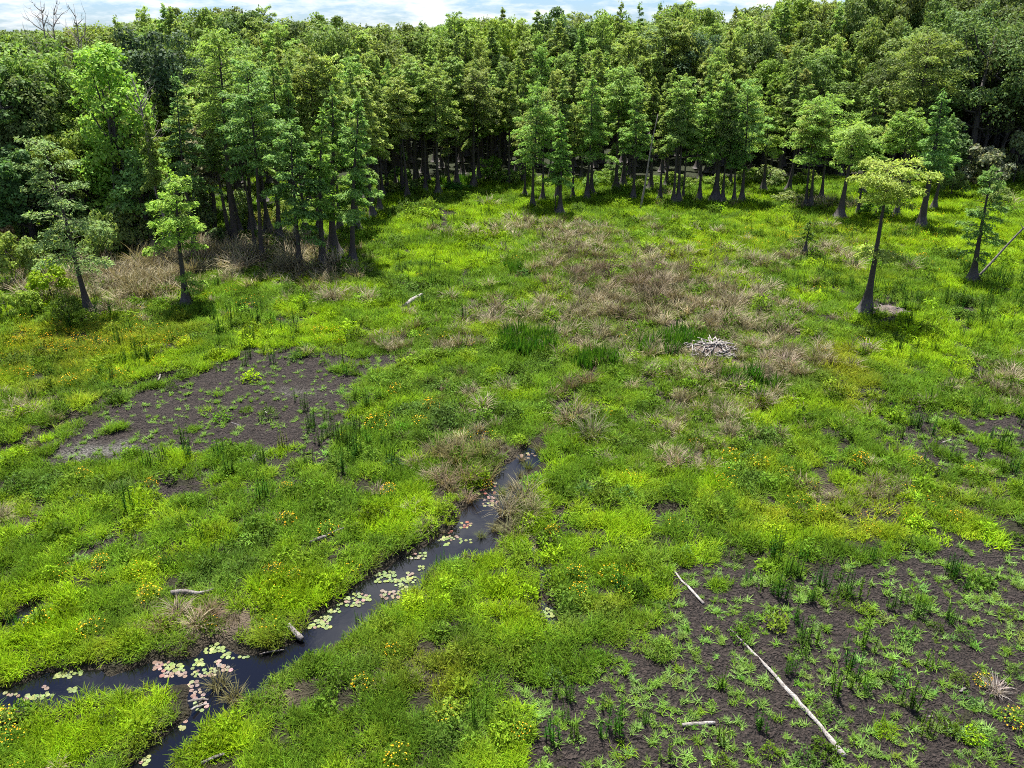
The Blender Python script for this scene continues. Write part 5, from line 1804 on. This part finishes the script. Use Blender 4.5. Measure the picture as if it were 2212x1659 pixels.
TUSSOCKS += [(945, 985, 1.5, (.20, .19, .08), 'tall olive tussock in the brown patch left of the channel'), (990, 1000, 1.6, (.18, .16, .07), 'tall dull tussock in the middle of the brown patch'), (1040, 985, 1.4, (.19, .19, .08), 'tall olive tussock on the right of the brown patch'), (960, 1045, 1.3, (.24, .19, .12), 'brown tussock at the front of the brown patch'), (1010, 1040, 1.3, (.20, .16, .09), 'brown tussock nearest the channel in the brown patch'), (1050, 1030, 1.2, (.20, .18, .08), 'dull tussock on the bank by the upper channel'), (1110, 1150, 1.3, (.22, .22, .11), 'grey-green tussock beside the channel bend'), (1140, 1120, 1.3, (.20, .21, .09), 'grey-green tussock back from the channel bend'), (1270, 830, 1.4, (.20, .16, .09), 'brown tussock behind the head of the stream'), (1235, 835, 1.2, (.17, .14, .08), 'dark brown tussock overhanging the head of the stream'), (1086, 1058, .6, (.16, .20, .04), 'green tussock on the left of the upper channel'), (1108, 1046, .6, (.17, .15, .06), 'olive tussock in the middle of the upper channel'), (1142, 1002, .6, (.14, .18, .04), 'green tussock on the right of the upper channel'), (1100, 1080, .7, (.15, .17, .05), 'grassy tussock narrowing the upper channel'), (1070, 1135, .6, (.18, .17, .07), 'olive tussock at the right bank bend'), (1128, 985, .5, (.22, .19, .10), 'dull tussock near the top of the channel'), (1164, 968, .7, (.16, .18, .05), 'green tussock closing the top of the channel'), (1185, 935, .8, (.20, .16, .09), 'brown tussock above the top of the channel')]
TV = [dead_mesh(840 + k, M_OBJ, n=110, h=.85, r=.22, w=.024) for k in range(4)]
for i, (px, py, s, c, lab) in enumerate(TUSSOCKS):
    g = G(px, py)
    single('dry_tussock', TV[i % 4], (g.x, g.y, max(gz(g.x, g.y), WATER_Z) - .03), lab, 'grass tussock', 'large dry tussocks', c, i * 1.3, (s * 1.1, s * 1.1, s))


# ------------------------------------------------------------------ lily pads
def pad_mesh(seed):
    rng = np.random.default_rng(seed)
    n = 16
    a = np.linspace(.16, 2 * math.pi - .16, n)
    r = .5 * (1 + .03 * rng.standard_normal(n))
    v = np.stack([np.cos(a) * r, np.sin(a) * r * rng.uniform(.9, 1.0), .012 + .018 * np.abs(rng.standard_normal(n)) * (rng.uniform(0, 1, n) < .3)], 1)
    v = np.concatenate([v, [[.03, 0, .004]]])
    t = [(n, i, i + 1) for i in range(n - 1)]
    c = rgbj(rng, n + 1, .9, 1.12, .06); c[n] *= .85
    mb = MB(); mb.add(v, None, t, c)
    return mb.mesh('lily_pad', LEAF_PAD)


LEAF_PAD = leaf_material('lily_pad_skin', 'obj', trans=.1, rough=.35, spec=.4)
Z1, Z2, Z3 = (0, 1106), (737, 1106), (737, 553)
PADS = [
    (Z1, 410, 1045, 14, 60, 30, 'g', 'in the left arm'), (Z1, 310, 1020, 5, 40, 15, 'g', 'in the left arm'), (Z1, 500, 1045, 3, 30, 10, 'm', 'in the left arm'), (Z1, 225, 1200, 9, 60, 16, 'm', 'at the left arm end'), (Z1, 330, 1180, 4, 25, 10, 'g', 'in the left arm'), (Z1, 470, 1150, 5, 25, 15, 'g', 'in the left arm'),
    (Z1, 285, 1125, 2, 20, 25, 'p', 'in the left arm'), (Z1, 80, 1185, 4, 50, 14, 'p', 'at the left arm end'), (Z1, 960, 930, 7, 50, 25, 'r', 'along the fork bank'), (Z1, 830, 985, 6, 40, 16, 'r', 'along the fork bank'), (Z1, 1060, 990, 10, 60, 40, 'p', 'in the fork of the channel'), (Z1, 1130, 1020, 12, 60, 35, 'g', 'in the fork of the channel'),
    (Z1, 1080, 1050, 6, 40, 20, 'p', 'in the fork of the channel'), (Z1, 1180, 1055, 4, 30, 14, 'p', 'in the fork of the channel'), (Z1, 1290, 975, 6, 35, 18, 'g', 'in the fork of the channel'), (Z1, 1320, 1040, 14, 75, 26, 'm', 'in the fork of the channel'), (Z1, 1410, 985, 3, 14, 18, 'p', 'in the fork of the channel'), (Z1, 1470, 1010, 4, 25, 20, 'p', 'in the fork of the channel'),
    (Z1, 1395, 812, 3, 22, 20, 'g', 'in the small inlet'), (Z1, 1385, 880, 9, 55, 38, 'g', 'below the small inlet'), (Z1, 1530, 915, 14, 90, 34, 'g', 'right of the small inlet'), (Z1, 1550, 862, 4, 40, 14, 'g', 'right of the small inlet'), (Z1, 1170, 935, 4, 30, 20, 'm', 'in the fork of the channel'),
    (Z1, 1260, 1140, 8, 40, 40, 'p', 'at the south arm mouth'), (Z1, 1290, 1220, 8, 50, 50, 'p', 'at the south arm mouth'), (Z1, 1285, 1285, 3, 25, 10, 'g', 'at the south arm mouth'), (Z1, 1190, 1345, 3, 14, 18, 'p', 'in the south arm'), (Z1, 1178, 1397, 2, 12, 8, 'g', 'in the south arm'), (Z1, 945, 1610, 4, 20, 32, 'g', 'in the south arm'), (Z1, 905, 1612, 2, 12, 12, 'p', 'in the south arm'),
    (Z1, 1820, 790, 20, 85, 42, 'm', 'beside the sinking log stub'), (Z1, 2065, 715, 22, 78, 38, 'm', 'above the sinking log stub'), (Z1, 2150, 640, 8, 60, 14, 'g', 'along the left bank'), (Z2, 60, 570, 20, 90, 40, 'm', 'along the left bank'), (Z2, 165, 560, 5, 22, 20, 'm', 'along the left bank'),
    (Z2, 320, 540, 12, 62, 26, 'p', 'along the right bank'), (Z2, 395, 470, 12, 45, 40, 'g', 'along the right bank'), (Z2, 285, 420, 17, 65, 36, 'g', 'in midstream'), (Z2, 455, 430, 8, 30, 34, 'm', 'along the right bank'), (Z2, 520, 368, 3, 16, 14, 'g', 'along the right bank'), (Z2, 490, 285, 11, 65, 18, 'm', 'along the left bank'),
    (Z2, 690, 210, 3, 20, 8, 'g', 'around the standing stalks'), (Z2, 650, 172, 6, 50, 16, 'm', 'along the upper left bank'), (Z2, 730, 168, 5, 30, 14, 'p', 'in the upper channel'), (Z2, 800, 188, 5, 40, 14, 'g', 'in the upper channel'), (Z2, 810, 85, 8, 40, 22, 'r', 'in the upper channel'), (Z2, 690, 130, 4, 25, 10, 'r', 'along the upper left bank'),
    (Z3, 930, 1500, 14, 70, 42, 'r', 'in the red patch upstream'), (Z3, 970, 1590, 12, 60, 30, 'p', 'in the upper channel'), (Z3, 1215, 1300, 6, 50, 22, 'p', 'near the top of the channel'), (Z3, 1185, 1222, 3, 14, 12, 'g', 'near the top of the channel'),
    (Z2, 1340, 640, 16, 34, 40, 'g', 'in the small round pool'),
]
PC = {'g': [(.33, .42, .10), (.38, .46, .16), (.28, .38, .10)], 'p': [(.40, .27, .21), (.44, .32, .25), (.34, .21, .15), (.38, .40, .17)], 'r': [(.40, .13, .08), (.42, .22, .15), (.28, .12, .08), (.40, .40, .15)]}
PN = {'g': 'yellowish green', 'p': 'pinkish', 'r': 'reddish'}


def lily_pads():
    rng = np.random.default_rng(59)
    V = [pad_mesh(950 + k) for k in range(6)]
    tk, rest = [], []
    cnt = 0
    order = sorted(PADS, key=lambda q: -(q[0][1] + q[2] / 3))
    for (off, cx, cy_, n, sx, sy, kind, place) in order:
        n = max(1, int(round(n * 1.25)))
        k = 0
        for _ in range(n * 25):
            if k >= n:
                break
            px = off[0] + (cx + sx * rng.uniform(-1, 1)) / 3; py = off[1] + (cy_ + sy * rng.uniform(-1, 1)) / 3
            g = G(px, py, WATER_Z)
            d = rng.uniform(.10, .18) * (1.12 if kind == 'g' else 1)
            if not any(inside(np.array([g.x]), np.array([g.y]), q)[0] for q in WATER_POLYS) or not far_enough(tk, g.x, g.y, d * .80):
                continue
            k += 1
            kk = kind if kind != 'm' else ('g' if rng.uniform() < .72 else 'p')
            c = vary(.42 * np.array(PC[kk][rng.integers(0, len(PC[kk]))]), .14)
            if c[1] > .14 and kk in 'rp': kk = 'g'
            if cnt >= 300:
                rest.append((g.x, g.y, WATER_Z + .003 + .00003 * (cnt % 90), d, c))
                cnt += 1
                continue
            o = single('lily_pad', V[rng.integers(0, 6)], (g.x, g.y, WATER_Z + .004 + cnt * .00006), None, 'lily pad', 'lily pads on the channel', c, rng.uniform(0, 6.28), (d, d, d))
            LATE.append((o, '%s lily pad floating %s' % (PN[kk], place), px))
            cnt += 1
    print('pads', cnt)
    if rest:
        mi = leaf_material('small_pad_skin', 'inst', trans=.1, rough=.4, spec=.3)
        vs = []
        for v in V[:3]:
            w = v.copy(); w.materials.clear(); w.materials.append(mi); vs.append(w)
        A = np.array([q[:4] for q in rest])
        scatter('floating_leaves', vs, A[:, :3], rng.uniform(0, 6.28, len(A)), A[:, 3], rng.integers(0, 3, len(A)), np.array([q[4] for q in rest]), 'small far lily pads scattered over the upper channel')


lily_pads()
finish_labels()
